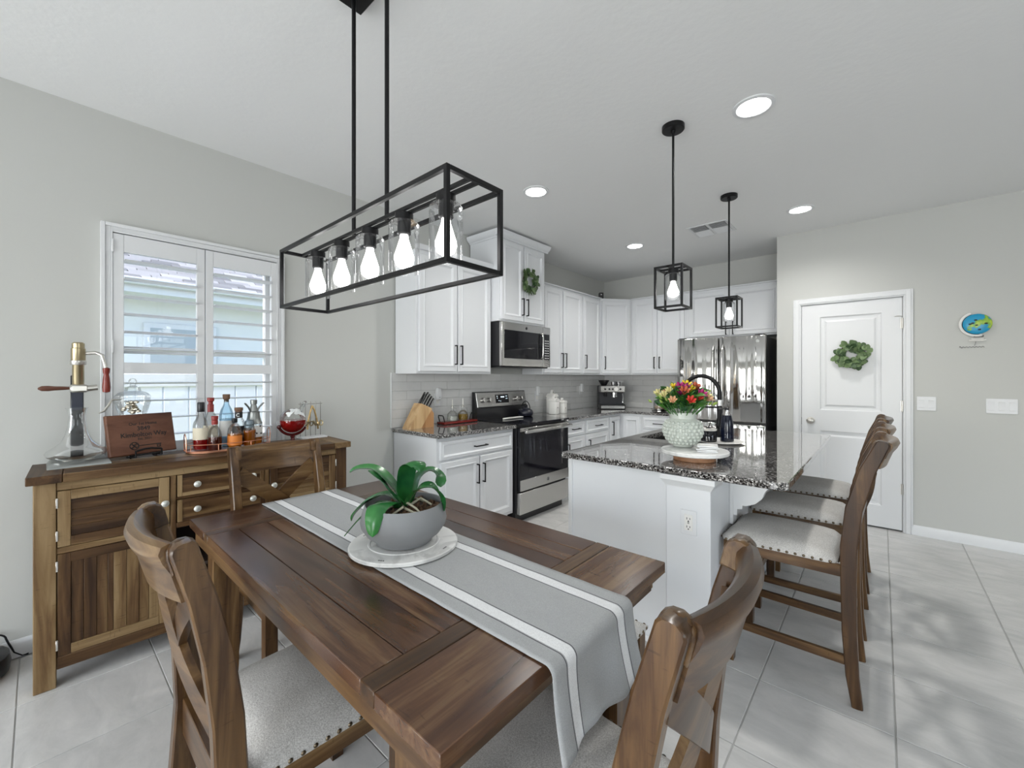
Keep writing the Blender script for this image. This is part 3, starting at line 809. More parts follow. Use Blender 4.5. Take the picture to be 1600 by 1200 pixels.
# electrical outlet on the pilaster
ol = thing('outlet', 'white double electrical outlet on the island pilaster', 'outlet', (-.678, iy0 - .022, .655))
G().box(-.714, -.642, iy0 - .028, iy0 - .022, .598, .712, .002).build('cover_plate', M_white, ol, True)
G().box(-.697, -.659, iy0 - .031, iy0 - .028, .618, .692, .001).build('receptacle', M_cream, ol, True)
g = G()
for zc in (.636, .674):
    for dx, hh in ((-.007, .010), (.007, .008)): g.box(-.678 + dx - .0015, -.678 + dx + .0015, iy0 - .0316, iy0 - .0308, zc - hh / 2, zc + hh / 2)
    g.cyl((-.678, iy0 - .0308, zc - .011), (-.678, iy0 - .0316, zc - .011), .003, n=8)
g.box(-.682, -.674, iy0 - .0318, iy0 - .0308, .651, .654); g.box(-.682, -.674, iy0 - .0318, iy0 - .0308, .657, .660)
g.build('socket_slots', M_blackp, ol, True)

# island worktop with the sink opening
tx0, tx1, ty0, ty1, c_ = -1.385, -.283, 2.0, 3.915, .022
g = G()
def ring(d, z):
    return [(tx0 + d, ty0 + d, z), (tx1 - c_ - d * .4, ty0 + d, z), (tx1 - d, ty0 + c_ + d * .4, z), (tx1 - d, ty1 - c_ - d * .4, z), (tx1 - c_ - d * .4, ty1 - d, z), (tx0 + d, ty1 - d, z)]
bm = g.bm
rs = [ring(.004, CT - .033), ring(0, CT - .029), ring(0, CT - .005), ring(.0015, CT - .0015), ring(.005, CT)]
vr = [[bm.verts.new(p) for p in r] for r in rs]
for a, b in zip(vr, vr[1:]):
    for j in range(6): bm.faces.new((a[j], a[(j + 1) % 6], b[(j + 1) % 6], b[j]))
for top, z in ((vr[-1], CT), (vr[0], CT - .033)):
    h = [bm.verts.new((x, y, z)) for x, y in ((sx0, sy0), (sx1, sy0), (sx1, sy1), (sx0, sy1))]
    o = top
    for f in ((o[0], o[1], h[1], h[0]), (o[1], o[2], o[3], h[2], h[1]), (o[3], o[4], o[5], h[3], h[2]), (o[5], o[0], h[0], h[3])):
        bm.faces.new(f)
    if z == CT: ht = h
    else: hb = h
for j in range(4): bm.faces.new((ht[j], ht[(j + 1) % 4], hb[(j + 1) % 4], hb[j]))
itop = tag(g.build('island_worktop', M_gran, ang=12), 'large speckled granite worktop overhanging the island', 'countertop')
M_sink = mat('black_composite', (.02, .019, .018), .35)
sk = thing('kitchen_sink', 'dark undermount sink set into the island granite', 'sink', ((sx0 + sx1) / 2, (sy0 + sy1) / 2, .70))
g = G()
g.box(sx0 - .008, sx0 + .004, sy0 - .008, sy1 + .008, .69, CT - .036); g.box(sx1 - .004, sx1 + .008, sy0 - .008, sy1 + .008, .69, CT - .036)
g.box(sx0, sx1, sy0 - .008, sy0 + .004, .69, CT - .036); g.box(sx0, sx1, sy1 - .004, sy1 + .008, .69, CT - .036); g.box(sx0, sx1, sy0, sy1, .68, .70)
g.build('basin', M_sink, sk, True)
G().lathe([(.042, .701), (.042, .704), (.02, .704), (.018, .70)], ((sx0 + sx1) / 2, (sy0 + sy1) / 2, 0)).build('drain', M_chrome, sk, True)

# ------------------------------------------------------------------ dining chairs and counter stools
def chair_like(name, label, cat, group, seat_z, back_z, posts, front_y, wid, apron_h, stool):
    """faces +y; posts: (y,z) path of rear leg and back post, bottom to top"""
    t = thing(name, label, cat, (0, 0, 0), group=group)
    hw = wid / 2; pw = .036
    posts = posts + [(posts[-1][0] - .0035, posts[-1][1] + .008), (posts[-1][0] - .0045, posts[-1][1] + .012)]
    dd = [.040, .050, .060, .062, .060, .056, .050, .046, .036, .016] if not stool else [.036, .044, .049, .052, .056, .056, .052, .044, .034, .015]
    for s in (-1, 1):
        x0 = s * hw - (pw if s > 0 else 0)
        G().bar(posts, x0, x0 + pw, dd).build('rear_leg', W['cZ'], t)
    zf = seat_z - .06
    for s in (-1, 1):
        cx = s * (hw + .012 - pw / 2 - .004)
        g = G(); a = .022; b = .019
        g.loft([[(cx + p * q, front_y - .03 + r * q, z) for p, r in ((-1, -1), (1, -1), (1, 1), (-1, 1))] for q, z in ((b, 0), (a, .10), (a, zf))])
        g.build('front_leg', W['cZ'], t)
    def py(z):
        for (ya, za), (yb, zb) in zip(posts, posts[1:]):
            if za <= z <= zb: return ya + (yb - ya) * (z - za) / (zb - za)
        return posts[-1][0]
    za, zb = zf - apron_h + .005, zf
    yr = py(za)
    g = G(); g.box(-hw + pw, hw - pw, yr - .012, yr + .012, za - .01, zb + .035, .002); g.build('rear_apron', W['cX'], t)
    for s in (-1, 1):
        g = G(); xa = s * (hw - .017)
        g.obox((xa, yr + .02, (za + zb) / 2), (s * (hw - .004), front_y - .048, (za + zb) / 2), .022, zb - za, bev=.002); g.build('side_apron', W['cY'], t)
    g = G(); g.box(-hw + pw * .6, hw - pw * .6, front_y - .042, front_y - .020, za, zb, .002); g.build('front_apron', W['cX'], t)
    # upholstered seat: wider at the front, crowned, with a nail-head edge
    N_ = 12; rows = []
    y0, y1 = py(seat_z - .04) + .034, front_y + .006
    def hx(v): return hw - .004 + .020 * v
    def rr(u, v, z_):  # rounded-rectangle rim
        return z_
    g = G(); grid = []
    for j in range(N_ + 1):
        v = j / N_; row = []
        for i in range(N_ + 1):
            u = -1 + 2 * i / N_
            eu = 1 - abs(u) ** 6; ev = 1 - abs(2 * v - 1) ** 6
            z = seat_z - .050 + .034 * (max(eu, 0) ** .5) * (max(ev, 0) ** .5) + .016 * (1 - u * u) * (1 - (2 * v - 1) ** 2)
            cut = .012 if (j in (0, N_) and i in (0, N_)) else 0
            row.append(g.bm.verts.new((u * (hx(v) - cut), y0 + (y1 - y0) * v + (cut if j == 0 else -cut if j == N_ else 0), z)))
        grid.append(row)
    for j in range(N_):
        for i in range(N_): g.bm.faces.new((grid[j][i], grid[j][i + 1], grid[j + 1][i + 1], grid[j + 1][i]))
    rim = [grid[0][i] for i in range(N_ + 1)] + [grid[j][N_] for j in range(1, N_ + 1)] + [grid[N_][i] for i in range(N_ - 1, -1, -1)] + [grid[j][0] for j in range(N_ - 1, 0, -1)]
    low = [g.bm.verts.new((v.co.x * .995, v.co.y, zf)) for v in rim]
    for k in range(len(rim)): g.bm.faces.new((rim[k - 1], rim[k], low[k], low[k - 1]))
    g.bm.faces.new(low)
    seat = g.build('seat', M_linen, t, ang=75)
    g = G(); zn = zf + .0075
    def nails(p, q, n):
        p = Vector(p); q = Vector(q); d = (q - p).normalized(); out = Vector((d.y, -d.x, 0))
        for k in range(n):
            c = p + (q - p) * ((k + .5) / n)
            r = .0062
            g.loft([[c + out * h + (d * math.cos(a) + Vector((0, 0, 1)) * math.sin(a)) * rad for a in [2 * PI * m / 8 for m in range(8)]] for h, rad in ((0, r), (.002, r * .85), (.0036, r * .4))])
    nails((hx(0), y0 + .01, zn), (hx(1), y1 - .01, zn), 14); nails((-hx(1), y1 - .01, zn), (-hx(0), y0 + .01, zn), 14); nails((hx(1) - .01, y1, zn), (-hx(1) + .01, y1, zn), 14); nails((-hx(0) + .01, y0, zn), (hx(0) - .01, y0, zn), 14)
    g.build('nailhead_trim', mat_nail, seat)
    # curved back: bows to the rear between the posts
    xin = hw - pw
    bowd = .045 if not stool else .035
    def bow(x): return -bowd * (1 - (x / hw) ** 2)
    top = posts[-3]; n = 12
    slope = (posts[-3][0] - posts[-5][0]) / (posts[-3][1] - posts[-5][1])
    def backy(z): return top[0] + slope * (z - top[1])
    # section of the crest rail: thick rolled top, thin lower edge
    sec = [(-.012, -.115), (.010, -.115), (.013, -.05), (.020, -.024), (.022, -.006), (.014, .008), (0, .013), (-.014, .008), (-.022, -.006), (-.020, -.026), (-.013, -.05)]
    if stool: sec = [(a, b * .85) for a, b in sec]
    rings = []
    for k in range(n + 1):
        x = -xin + 2 * xin * k / n
        rings.append([(x, backy(top[1] + b) + bow(x) + a, top[1] - .004 + b) for a, b in sec])
    G().loft(rings).build('crest_rail', W['cX'], t)
    # rounded post caps hugging the rail ends
    for s in (-1, 1):
        x0 = s * (hw - pw / 2); y_ = top[0]; z_ = top[1]
        g = G(); tl_ = math.atan(-slope)
        pr_ = [(-.027, -.052), (-.0275, -.012), (-.024, .002), (-.014, .011), (0, .0145), (.014, .011), (.024, .002), (.0275, -.012), (.027, -.052)]
        cs_, sn_ = math.cos(tl_), math.sin(tl_)
        pts_ = [(y_ + a * cs_ - b * sn_, z_ + a * sn_ + b * cs_) for a, b in pr_]
        cy_ = sum(a for a, b in pts_) / 9; cz_ = sum(b for a, b in pts_) / 9
        g.loft([[(x0 + e, cy_ + (a - cy_) * k_, cz_ + (b - cz_) * k_) for a, b in pts_] for e, k_ in ((-s * (pw / 2 + .012), .90), (-s * (pw / 2 + .008), 1.0), (-s * (pw / 2 - .008), 1.0), (-s * (pw / 2 - .012), .90))])
        g.build('post_cap', W['cX'], t)
    # crossed slats
    zl, zh = seat_z + (.085 if not stool else .07), top[1] - (.115 if not stool else .09)
    for s in (-1, 1):
        rings = []; nn = 12
        for k in range(nn + 1):
            f = k / nn; x = s * (-xin + 2 * xin * f); z = zl + (zh - zl) * f
            y = py(z) + bow(x) * .8 + s * .003
            th = .008; hh = .030
            rings.append([(x + a, y + b, z + c) for a, b, c in ((-s * .5 * hh, -th, hh), (-s * .5 * hh, th, hh), (s * .5 * hh, th, -hh), (s * .5 * hh, -th, -hh))])
        G().loft(rings).build('cross_slat', W['cX'], t)
    # stretchers
    zs = .175
    if stool:
        for s in (-1, 1):
            G().obox((s * (hw - .02), py(zs), zs), (s * (hw - .012), front_y - .03, zs), .022, .036, bev=.002).build('stretcher', W['cY'], t)
        G().box(-hw + .03, hw - .03, front_y - .041, front_y - .019, .20, .240, .002).build('footrest', W['cX'], t)
        G().box(-hw + .03, hw - .03, py(.26) - .011, py(.26) + .011, .26, .295, .002).build('stretcher', W['cX'], t)
    return t

mat_nail = mat('nailhead', (.16, .125, .085), .3, 1)
DP = [(-.300, 0), (-.258, .12), (-.228, .27), (-.215, .45), (-.222, .60), (-.240, .75), (-.268, .88), (-.300, .992)]
ch = chair_like('dining_chair', 'x-back dining chair with linen seat pulled to the long side of the table', 'chair', 'dining chairs', .488, 1.0, DP, .235, .42, .055, False)
ch.location = (-1.25, .492, 0)
dup(ch, (-2.0, .80, 0), R(-90), 'x-back dining chair at the table end beside the sideboard')
dup(ch, (-.515, .775, 0), R(90), 'x-back dining chair at the table end under the hanging runner')
SP = [(-.262, 0), (-.246, .12), (-.236, .30), (-.233, .50), (-.234, .64), (-.250, .80), (-.292, .96), (-.338, 1.072)]
st = chair_like('counter_stool', 'counter stool with linen seat nearest the dining table', 'stool', 'counter stools at the island', .622, 1.08, SP, .238, .415, .052, True)
st.location = (-.335, 2.385, 0); st.rotation_euler = (0, 0, R(90))
dup(st, (-.335, 2.975, 0), R(90), 'middle counter stool of the three along the island overhang')
dup(st, (-.335, 3.585, 0), R(90), 'counter stool closest to the pantry door')

# ------------------------------------------------------------------ dining table
tb = thing('dining_table', 'dark plank dining table with breadboard ends under a grey runner', 'table', (-1.315, .857, 0))
ax0, ax1, ay0, ay1, TZ = -2.12, -.51, .41, 1.305, .755
G().box(ax0, -1.902, ay0, ay1, TZ - .034, TZ, .0018).build('end_board', W['dY'], tb, True)
G().box(-.702, ax1, ay0, ay1, TZ - .034, TZ, .0018).build('end_board', W['dY'], tb, True)
G().box(-1.900, -1.851, ay0, ay1, TZ - .034, TZ, .0018).build('cross_strip', W['cY'], tb, True)
G().box(-.753, -.704, ay0, ay1, TZ - .034, TZ, .0018).build('cross_strip', W['cY'], tb, True)
pwid = (ay1 - ay0) / 9
for k in range(9):
    G().box(-1.849, -.755, ay0 + k * pwid + .0008, ay0 + (k + 1) * pwid - .0008, TZ - .034, TZ - random.uniform(0, .0006), .0018).build('plank', W['dX'], tb, True)
for y_ in (ay0 + .012, ay1 - .034): G().box(ax0 + .035, ax1 - .035, y_, y_ + .022, TZ - .088, TZ - .034, .002).build('apron', W['cX'], tb, True)
for x_ in (ax0 + .03, ax1 - .052): G().box(x_, x_ + .022, ay0 + .034, ay1 - .034, TZ - .088, TZ - .034, .002).build('apron', W['cY'], tb, True)
for x_ in (ax0 + .10, ax1 - .185):
    for y_ in (ay0 + .04, ay1 - .125):
        g = G(); g.loft([[(x_ + .0425 + p * q, y_ + .0425 + r * q, z) for p, r in ((-1, -1), (1, -1), (1, 1), (-1, 1))] for q, z in ((.034, 0), (.0425, .2), (.0425, TZ - .034))]); g.build('leg', W['cZ'], tb, True)
# bench pushed under the far side
bn = thing('dining_bench', 'backless bench with linen seat and nailheads tucked under the far side of the table', 'bench', (-1.25, 1.26, 0))
bx0, bx1, by0, by1 = -1.86, -.635, 1.09, 1.465
g = G(); nx, ny = 24, 8; grid = []
for j in range(ny + 1):
    row = []
    for i in range(nx + 1):
        u = -1 + 2 * i / nx; v = -1 + 2 * j / ny
        z = .435 + .026 * max(1 - abs(u) ** 24, 0) ** .5 * max(1 - abs(v) ** 6, 0) ** .5 + .010 * (1 - v * v)
        row.append(g.bm.verts.new(((bx0 + bx1) / 2 + u * (bx1 - bx0) / 2, (by0 + by1) / 2 + v * (by1 - by0) / 2, z)))
    grid.append(row)
for j in range(ny):
    for i in range(nx): g.bm.faces.new((grid[j][i], grid[j][i + 1], grid[j + 1][i + 1], grid[j + 1][i]))
rim = grid[0] + [r[-1] for r in grid[1:]] + grid[-1][-2::-1] + [r[0] for r in grid[-2:0:-1]]
low = [g.bm.verts.new((v.co.x, v.co.y, .425)) for v in rim]
for k in range(len(rim)): g.bm.faces.new((rim[k - 1], rim[k], low[k], low[k - 1]))
g.bm.faces.new(low); bs_ = g.build('seat', M_linen, bn, True, ang=75)
g = G()
for k in range(13):
    y_ = by0 + .015 + k * (by1 - by0 - .03) / 12
    g.ball((bx1 + .001, y_, .433), (.003, .006, .006), 8, 5)
for k in range(40):
    for y_ in (by0 - .001, by1 + .001): g.ball((bx0 + .015 + k * (bx1 - bx0 - .03) / 39, y_, .433), (.006, .003, .006), 8, 5)
g.build('nailhead_trim', mat_nail, bs_, True)
for y_ in (by0 + .012, by1 - .034): G().box(bx0 + .03, bx1 - .03, y_, y_ + .022, .365, .425, .002).build('apron', W['cX'], bn, True)
for x_ in (bx0 + .012, bx1 - .034): G().box(x_, x_ + .022, by0 + .034, by1 - .034, .365, .425, .002).build('apron', W['cY'], bn, True)
for x_ in (bx0 + .008, bx1 - .056):
    for y_ in (by0 + .006, by1 - .052):
        g = G(); g.loft([[(x_ + .024 + p * q, y_ + .024 + r * q, z) for p, r in ((-1, -1), (1, -1), (1, 1), (-1, 1))] for q, z in ((.018, 0), (.023, .2), (.023, .425))]); g.build('leg', W['cZ'], bn, True)

# table runner: flat, then over the end with a soft fold
def runner():
    m = mat('runner_linen', (.5, .5, .5), .9)
    tc = N(m, 'TexCoord'); sp = N(m, 'SeparateXYZ'); L(m, tc.outputs['UV'], sp.inputs[0])
    a = N(m, 'Math', operation='SUBTRACT'); L(m, sp.outputs[0], a.inputs[0]); a.inputs[1].default_value = .5
    b = N(m, 'Math', operation='ABSOLUTE'); L(m, a.outputs[0], b.inputs[0])
    G0, G1, DKc, WH = (.40, .41, .415), (.40, .41, .415), (.09, .09, .10), (.80, .81, .82)
    c = ramp(m, b.outputs[0], [(0, G0), (.247, DKc), (.255, G1), (.260, WH), (.350, G1), (.356, DKc), (.364, G0)], 'CONSTANT')
    nz = noise(m, 500, 2, tc.outputs['Object']); mx = N(m, 'MixRGB', blend_type='MULTIPLY'); mx.inputs[0].default_value = .35
    L(m, c, mx.inputs[1]); L(m, ramp(m, nz, [(.35, (.6, .6, .6)), (.65, (1.1, 1.1, 1.1))]), mx.inputs[2]); L(m, mx.outputs[0], BS(m).inputs['Base Color'])
    bump(m, noise(m, 18, 4, tc.outputs['Object']), .35, .006)
    ry0_, ry1_ = .674, 1.022
    path = []
    for k in range(40): path.append((-2.115 + 1.608 * k / 39, TZ + .0030, 0))
    for k in range(1, 9):
        a_ = PI / 2 * k / 8; path.append((-.507 + .020 * math.sin(a_), TZ + .0030 - .020 * (1 - math.cos(a_)), k / 8 * .2))
    for k in range(1, 13):
        f = k / 12; path.append((-.487 + .026 * f ** 1.5, TZ - .017 - .152 * f, .2 + .8 * f))
    bm = bmesh.new(); uvl = bm.loops.layers.uv.new('UVMap'); nv = 28; rows = []
    for i, (x, z, h) in enumerate(path):
        row = []
        for j in range(nv + 1):
            v = j / nv; y = ry0_ + (ry1_ - ry0_) * v
            sag = max(h - .1, 0) * (.007 * math.sin(v * 9 + 1.2) + .004 * math.sin(v * 21))
            wr = (1 - h) * .0012 * (math.sin(x * 23 + v * 7) * math.sin(v * 13 + x * 9)) ** 2
            row.append(bm.verts.new((x + sag, y + (h * .012 * (2 * v - 1)), z + wr + (.004 * h * math.sin(v * 6)))))
        rows.append(row)
    for i in range(len(rows) - 1):
        for j in range(nv):
            f = bm.faces.new((rows[i][j], rows[i][j + 1], rows[i + 1][j + 1], rows[i + 1][j]))
            for l, (jj, ii) in zip(f.loops, ((j, i), (j + 1, i), (j + 1, i + 1), (j, i + 1))): l[uvl].uv = (jj / nv, ii / len(rows))
    c0 = Vector((-1.3, .85, TZ)); bm.transform(Matrix.Translation(-c0))
    bmesh.ops.recalc_face_normals(bm, faces=bm.faces)
    me = bpy.data.meshes.new('table_runner'); bm.to_mesh(me); bm.free(); me.polygons.foreach_set('use_smooth', [True] * len(me.polygons)); me.materials.append(m)
    o = bpy.data.objects.new('table_runner', me); C.objects.link(o); o.location = c0
    md = o.modifiers.new('thickness', 'SOLIDIFY'); md.thickness = .0016; md.offset = 1
    tag(o, 'grey linen runner with white edge stripes laid along the dining table', 'table runner')
runner()

# ------------------------------------------------------------------ sideboard
SR = math.atan2(1.36, .06)
sb = thing('sideboard', 'rustic brown wooden sideboard with plank doors against the window wall', 'sideboard', (-2.66, -.015, 0), SR)
SD = .355
def sbox(x0, x1, y0, y1, z0, z1, axis, name, bev=.0025, par=None, m=None):
    return G().box(x0, x1, y0, y1, z0, z1, bev).build(name, m or W['b' + axis], par or sb)
# top: end boards and long boards
for a, b, ax_ in ((-.020, .085, 'Y'), (.0865, 1.2535, 'X'), (1.255, 1.360, 'Y')):
    if ax_ == 'Y': sbox(a, b, -.022, SD + .005, .884, .92, 'Y', 'top_end_board', m=W['bY'])
    else:
        for k in range(3): sbox(a, b, -.022 + k * .1275 + .0006, -.022 + (k + 1) * .1275 - .0006, .884, .92, 'X', 'top_board')
for x_ in (0, 1.273):
    sbox(x_, x_ + .067, 0, .06, 0, .884, 'Z', 'leg'); sbox(x_, x_ + .067, SD - .06, SD, 0, .884, 'Z', 'leg')
    sbox(x_ + .01, x_ + .055, .06, SD - .06, .09, .884, 'Z', 'side_panel')
sbox(.067, 1.273, .004, .024, .846, .884, 'X', 'top_rail'); sbox(.067, 1.273, .004, .024, .075, .128, 'X', 'bottom_rail')
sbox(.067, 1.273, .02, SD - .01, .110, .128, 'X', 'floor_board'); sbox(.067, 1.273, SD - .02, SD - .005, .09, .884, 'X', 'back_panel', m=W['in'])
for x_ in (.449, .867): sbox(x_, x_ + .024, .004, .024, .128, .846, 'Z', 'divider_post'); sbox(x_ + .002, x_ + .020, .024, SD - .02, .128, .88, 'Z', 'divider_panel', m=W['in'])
for a, b in ((.067, .449), (.891, 1.273)): sbox(a, b, .004, .024, .572, .598, 'X', 'middle_rail')
sbox(.473, .867, .004, .024, .582, .606, 'X', 'middle_rail'); sbox(.473, .867, .008, .024, .722, .734, 'X', 'drawer_rail')
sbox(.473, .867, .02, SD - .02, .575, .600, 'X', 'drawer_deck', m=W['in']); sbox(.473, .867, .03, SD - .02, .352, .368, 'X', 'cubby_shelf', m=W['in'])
def knob(par, x, z):
    g = G(); prof = [(.004, 0), (.0045, .008), (.012, .014), (.016, .020), (.0155, .025), (.009, .030), (.001, .0312)]
    g.loft([[(x + r * math.cos(t), .006 - h, z + r * math.sin(t)) for t in [2 * PI * k / 16 for k in range(16)]] for r, h in prof])
    return g.build('knob', M_pewter, par)
def plank_door(x0, x1, z0, z1, horizontal, n, kx, hinge_x):
    sw = .040
    g = G(); g.box(x0, x1, .010, .020, z0, z1); d = g.build('door', W['bZ'], sb)
    G().box(x0, x0 + sw, .001, .012, z0, z1, .0015).build('stile', W['bZ'], d); G().box(x1 - sw, x1, .001, .012, z0, z1, .0015).build('stile', W['bZ'], d)
    G().box(x0 + sw, x1 - sw, .001, .012, z1 - sw, z1, .0015).build('rail', W['bX'], d); G().box(x0 + sw, x1 - sw, .001, .012, z0, z0 + sw, .0015).build('rail', W['bX'], d)
    a0, a1 = (z0 + sw, z1 - sw) if horizontal else (x0 + sw, x1 - sw)
    ws = [random.uniform(.55, 1.45) for _ in range(n)]; tot = sum(ws); p = a0
    for q in ws:
        e = p + (a1 - a0) * q / tot; y = .0065 + random.uniform(-.0008, .0008)
        if horizontal: G().box(x0 + sw, x1 - sw, y, .013, p + .0006, e - .0006, .0012).build('plank', W['bX'], d)
        else: G().box(p + .0006, e - .0006, y, .013, z0 + sw, z1 - sw, .0012).build('plank', W['bZ'], d)
        p = e
    knob(d, kx, z0 + (z1 - z0) * .48)
    for zz in (z0 + .05, z1 - .05): G().box(hinge_x - .0035, hinge_x + .0035, -.003, .006, zz - .022, zz + .022, .001).build('hinge', M_nickel, d)
plank_door(.070, .446, .601, .843, True, 4, .428, .0685)
plank_door(.070, .446, .131, .570, False, 8, .428, .0685)
plank_door(.894, 1.270, .601, .843, True, 5, .912, 1.2715)
plank_door(.894, 1.270, .131, .570, False, 8, .912, 1.2715)
for z0, z1 in ((.736, .844), (.609, .720)):
    g = G(); g.box(.477, .864, .004, .020, z0, z1); d = g.build('drawer', W['bX'], sb)
    for a, b, c, e in ((.477, .497, z0, z1), (.844, .864, z0, z1)): G().box(a, b, .000, .006, c, e, .0015).build('drawer_stile', W['bZ'], d)
    for c, e in ((z0, z0 + .018), (z1 - .018, z1)): G().box(.497, .844, .000, .006, c, e, .0015).build('drawer_rail', W['bX'], d)
    knob(d, .556, (z0 + z1) / 2); knob(d, .806, (z0 + z1) / 2)
# ------------------------------------------------------------------ things on the sideboard
ZS = .92
def text(body, parent, o, u, v, size, m, align='CENTER', sx=1.0, ext=.0004, name='lettering'):
    c = bpy.data.curves.new(name, 'FONT'); c.body = body; c.size = size; c.align_x = align; c.extrude = ext; c.resolution_u = 3; c.offset = size * .018
    tmp = bpy.data.objects.new('tmp', c)
    me = bpy.data.meshes.new_from_object(tmp)
    bpy.data.objects.remove(tmp); bpy.data.curves.remove(c)
    me.materials.clear(); me.materials.append(m)
    ob = bpy.data.objects.new(name, me); C.objects.link(ob); ob.parent = parent
    u = Vector(u).normalized(); v = Vector(v).normalized(); n = u.cross(v)
    M = Matrix(((u.x * sx, v.x, n.x, o[0]), (u.y * sx, v.y, n.y, o[1]), (u.z * sx, v.z, n.z, o[2]), (0, 0, 0, 1)))
    ob.matrix_local = MW[parent].inverted() @ M
    return ob
M_ink = mat('burnt_ink', (.012, .008, .006), .6)

wo = thing('wine_opener', 'upright brass lever wine opener on a silver stand with red wooden grips', 'wine opener', (-2.88, .13, ZS))
g = G()
def rr(a, b, x, y, z): return [(x - a, y - b, z), (x + a, y - b, z), (x + a, y + b, z), (x - a, y + b, z)]
g.loft([rr(.085, .105, -2.875, .13, ZS), rr(.085, .105, -2.875, .13, ZS + .006), rr(.075, .094, -2.88, .13, ZS + .026), rr(.07, .09, -2.88, .13, ZS + .028)])
g.build('base', M_silver, wo, True)
for yy in (.09, .165): G().lathe([(.016, ZS + .027), (.016, ZS + .0295), (.008, ZS + .0295)], (-2.825, yy, 0), 14).build('medallion', M_nickel, wo, True)
G().box(-2.988, -2.968, .105, .150, ZS + .0, 1.345, .003).build('column', M_blackp, wo, True)
G().box(-2.969, -2.966, .108, .147, 1.175, 1.265, .001).build('badge', mat('navy_badge', (.012, .016, .035), .35), wo, True)
bx_, by_ = -2.942, .130
G().lathe([(.017, 1.275), (.021, 1.285), (.021, 1.40), (.024, 1.405), (.026, 1.41), (.026, 1.475), (.023, 1.478), (.023, 1.50), (.017, 1.506)], (bx_, by_, 0), 20).build('barrel', M_brass, wo, True)
g = G(); g.lathe([(.026, 1.395), (.029, 1.40), (.029, 1.415), (.026, 1.418)], (bx_, by_, 0), 20); g.build('collar', M_nickel, wo, True)
g = G(); g.box(bx_ - .03, bx_ + .03, by_ - .03, by_ + .035, 1.262, 1.30, .008); g.cyl((bx_ + .02, by_ + .03, 1.28), (bx_ + .02, by_ + .065, 1.285), .014); g.build('clamp', M_nickel, wo, True)
g = G(); g.tube([(bx_, by_ + .02, 1.452), (bx_ + .01, by_ + .06, 1.458), (bx_ + .02, by_ + .083, 1.445), (bx_ + .025, by_ + .092, 1.40), (bx_ + .025, by_ + .096, 1.375)], .0085, 10); g.build('lever', M_nickel, wo, True)
M_grip = mat('red_wood_grip', (.20, .022, .012), .25)
g = G(); lx, ly = bx_ + .025, by_ + .097
g.lathe([(.006, 1.385), (.014, 1.38), (.013, 1.36), (.010, 1.35), (.013, 1.33), (.016, 1.285), (.014, 1.262), (.004, 1.258)], (lx, ly, 0), 14); g.build('lever_grip', M_grip, wo, True)
M_grip2 = mat('brown_wood_grip', (.13, .05, .03), .25)
g = G(); d = Vector((.12, -.99, .0)).normalized(); p = Vector((bx_ + .01, by_ - .03, 1.283))
g.tube([p + d * s for s in (0, .02, .045, .07, .09, .102)], [.007, .009, .010, .013, .012, .004], 12); g.build('clamp_grip', M_grip2, wo, True)

dc = thing('wine_decanter', 'clear wide-bottomed glass wine decanter on the opener stand', 'decanter', (-2.855, .122, ZS + .030))
G().lathe([(.052, 0), (.080, .004), (.100, .018), (.106, .032), (.100, .044), (.076, .060), (.054, .082), (.040, .115), (.032, .155), (.029, .20), (.034, .232), (.039, .242)], n=36, cap=False).build('body', M_clear, dc)

jr = thing('apothecary_jar', 'footed clear glass jar with finial lid behind the wooden sign', 'jar', (-3.0, .335, ZS))
G().lathe([(.06, 0), (.06, .008), (.02, .025), (.018, .05), (.05, .075), (.066, .11), (.062, .18), (.055, .215), (.066, .25), (.075, .29), (.072, .305)], n=28, cap=False).build('bowl', M_clear, jr)
G().lathe([(.074, .306), (.074, .316), (.06, .332), (.035, .342), (.032, .356), (.034, .36), (.018, .366), (.012, .372), (.016, .382), (.018, .394), (.012, .406), (.001, .410)], n=28).build('lid', M_clear, jr)
g = G()
for k in range(26): a = random.uniform(0, 6.28); q = random.uniform(0, .040); g.ball((q * math.cos(a), q * math.sin(a), random.uniform(.225, .285)), (.013, .013, .008), 7, 5)
tag(g.build('foil_sweets', mat('champagne_foil', (.62, .56, .46), .25, .9), jr), kind='stuff')
g = G(); g.tube([(.03, -.05, .30), (.05, -.085, .30), (.055, -.10, .27), (.06, -.115, .245), (.062, -.135, .235)], [.003, .005, .006, .006, .002], 8); g.build('scoop_handle', M_nickel, jr)

# wooden house sign on an easel
u_ = Vector((-.079, .272, 0)).normalized(); bk = Vector((-u_.y, u_.x, 0)); ln_ = R(14)
v_ = bk * math.sin(ln_) + Vector((0, 0, math.cos(ln_))); n_ = u_.cross(v_)
P0 = Vector((-2.822, .232, ZS + .022))
sg_ = thing('wooden_sign', 'reddish wooden house sign with burnt lettering and a key', 'sign', (P0.x - .02, .36, ZS))
def sp(a, b, h): return P0 + u_ * a + v_ * b + n_ * h
g = G(); Wd, Ht = .283, .208
g.loft([[sp(i, i, h), sp(Wd - i, i, h), sp(Wd - i, Ht - i, h), sp(i, Ht - i, h)] for i, h in ((0, -.02), (0, -.002), (.004, .002))])
M_cedar = wood('cedar_board', 'Y', [(.055, .022, .013), (.12, .048, .028), (.18, .08, .048), (.24, .12, .07)], .5, .4, marks=False)
g.build('board', M_cedar, sg_, True)
for s_, b_, z_ in (('Our 1st Home', .150, .021), ('3849', .122, .030), ('Kimbolton Way', .090, .032), ('Est. 2021', .072, .017)):
    text(s_, sg_, sp(Wd / 2 + .006, b_, .0022), u_, v_, z_, M_ink, sx=.95)
g = G()
kp = lambda a, b: sp(a, b, .0026)
g.tube([kp(.115, .043), kp(.215, .043)], .0022, 6)
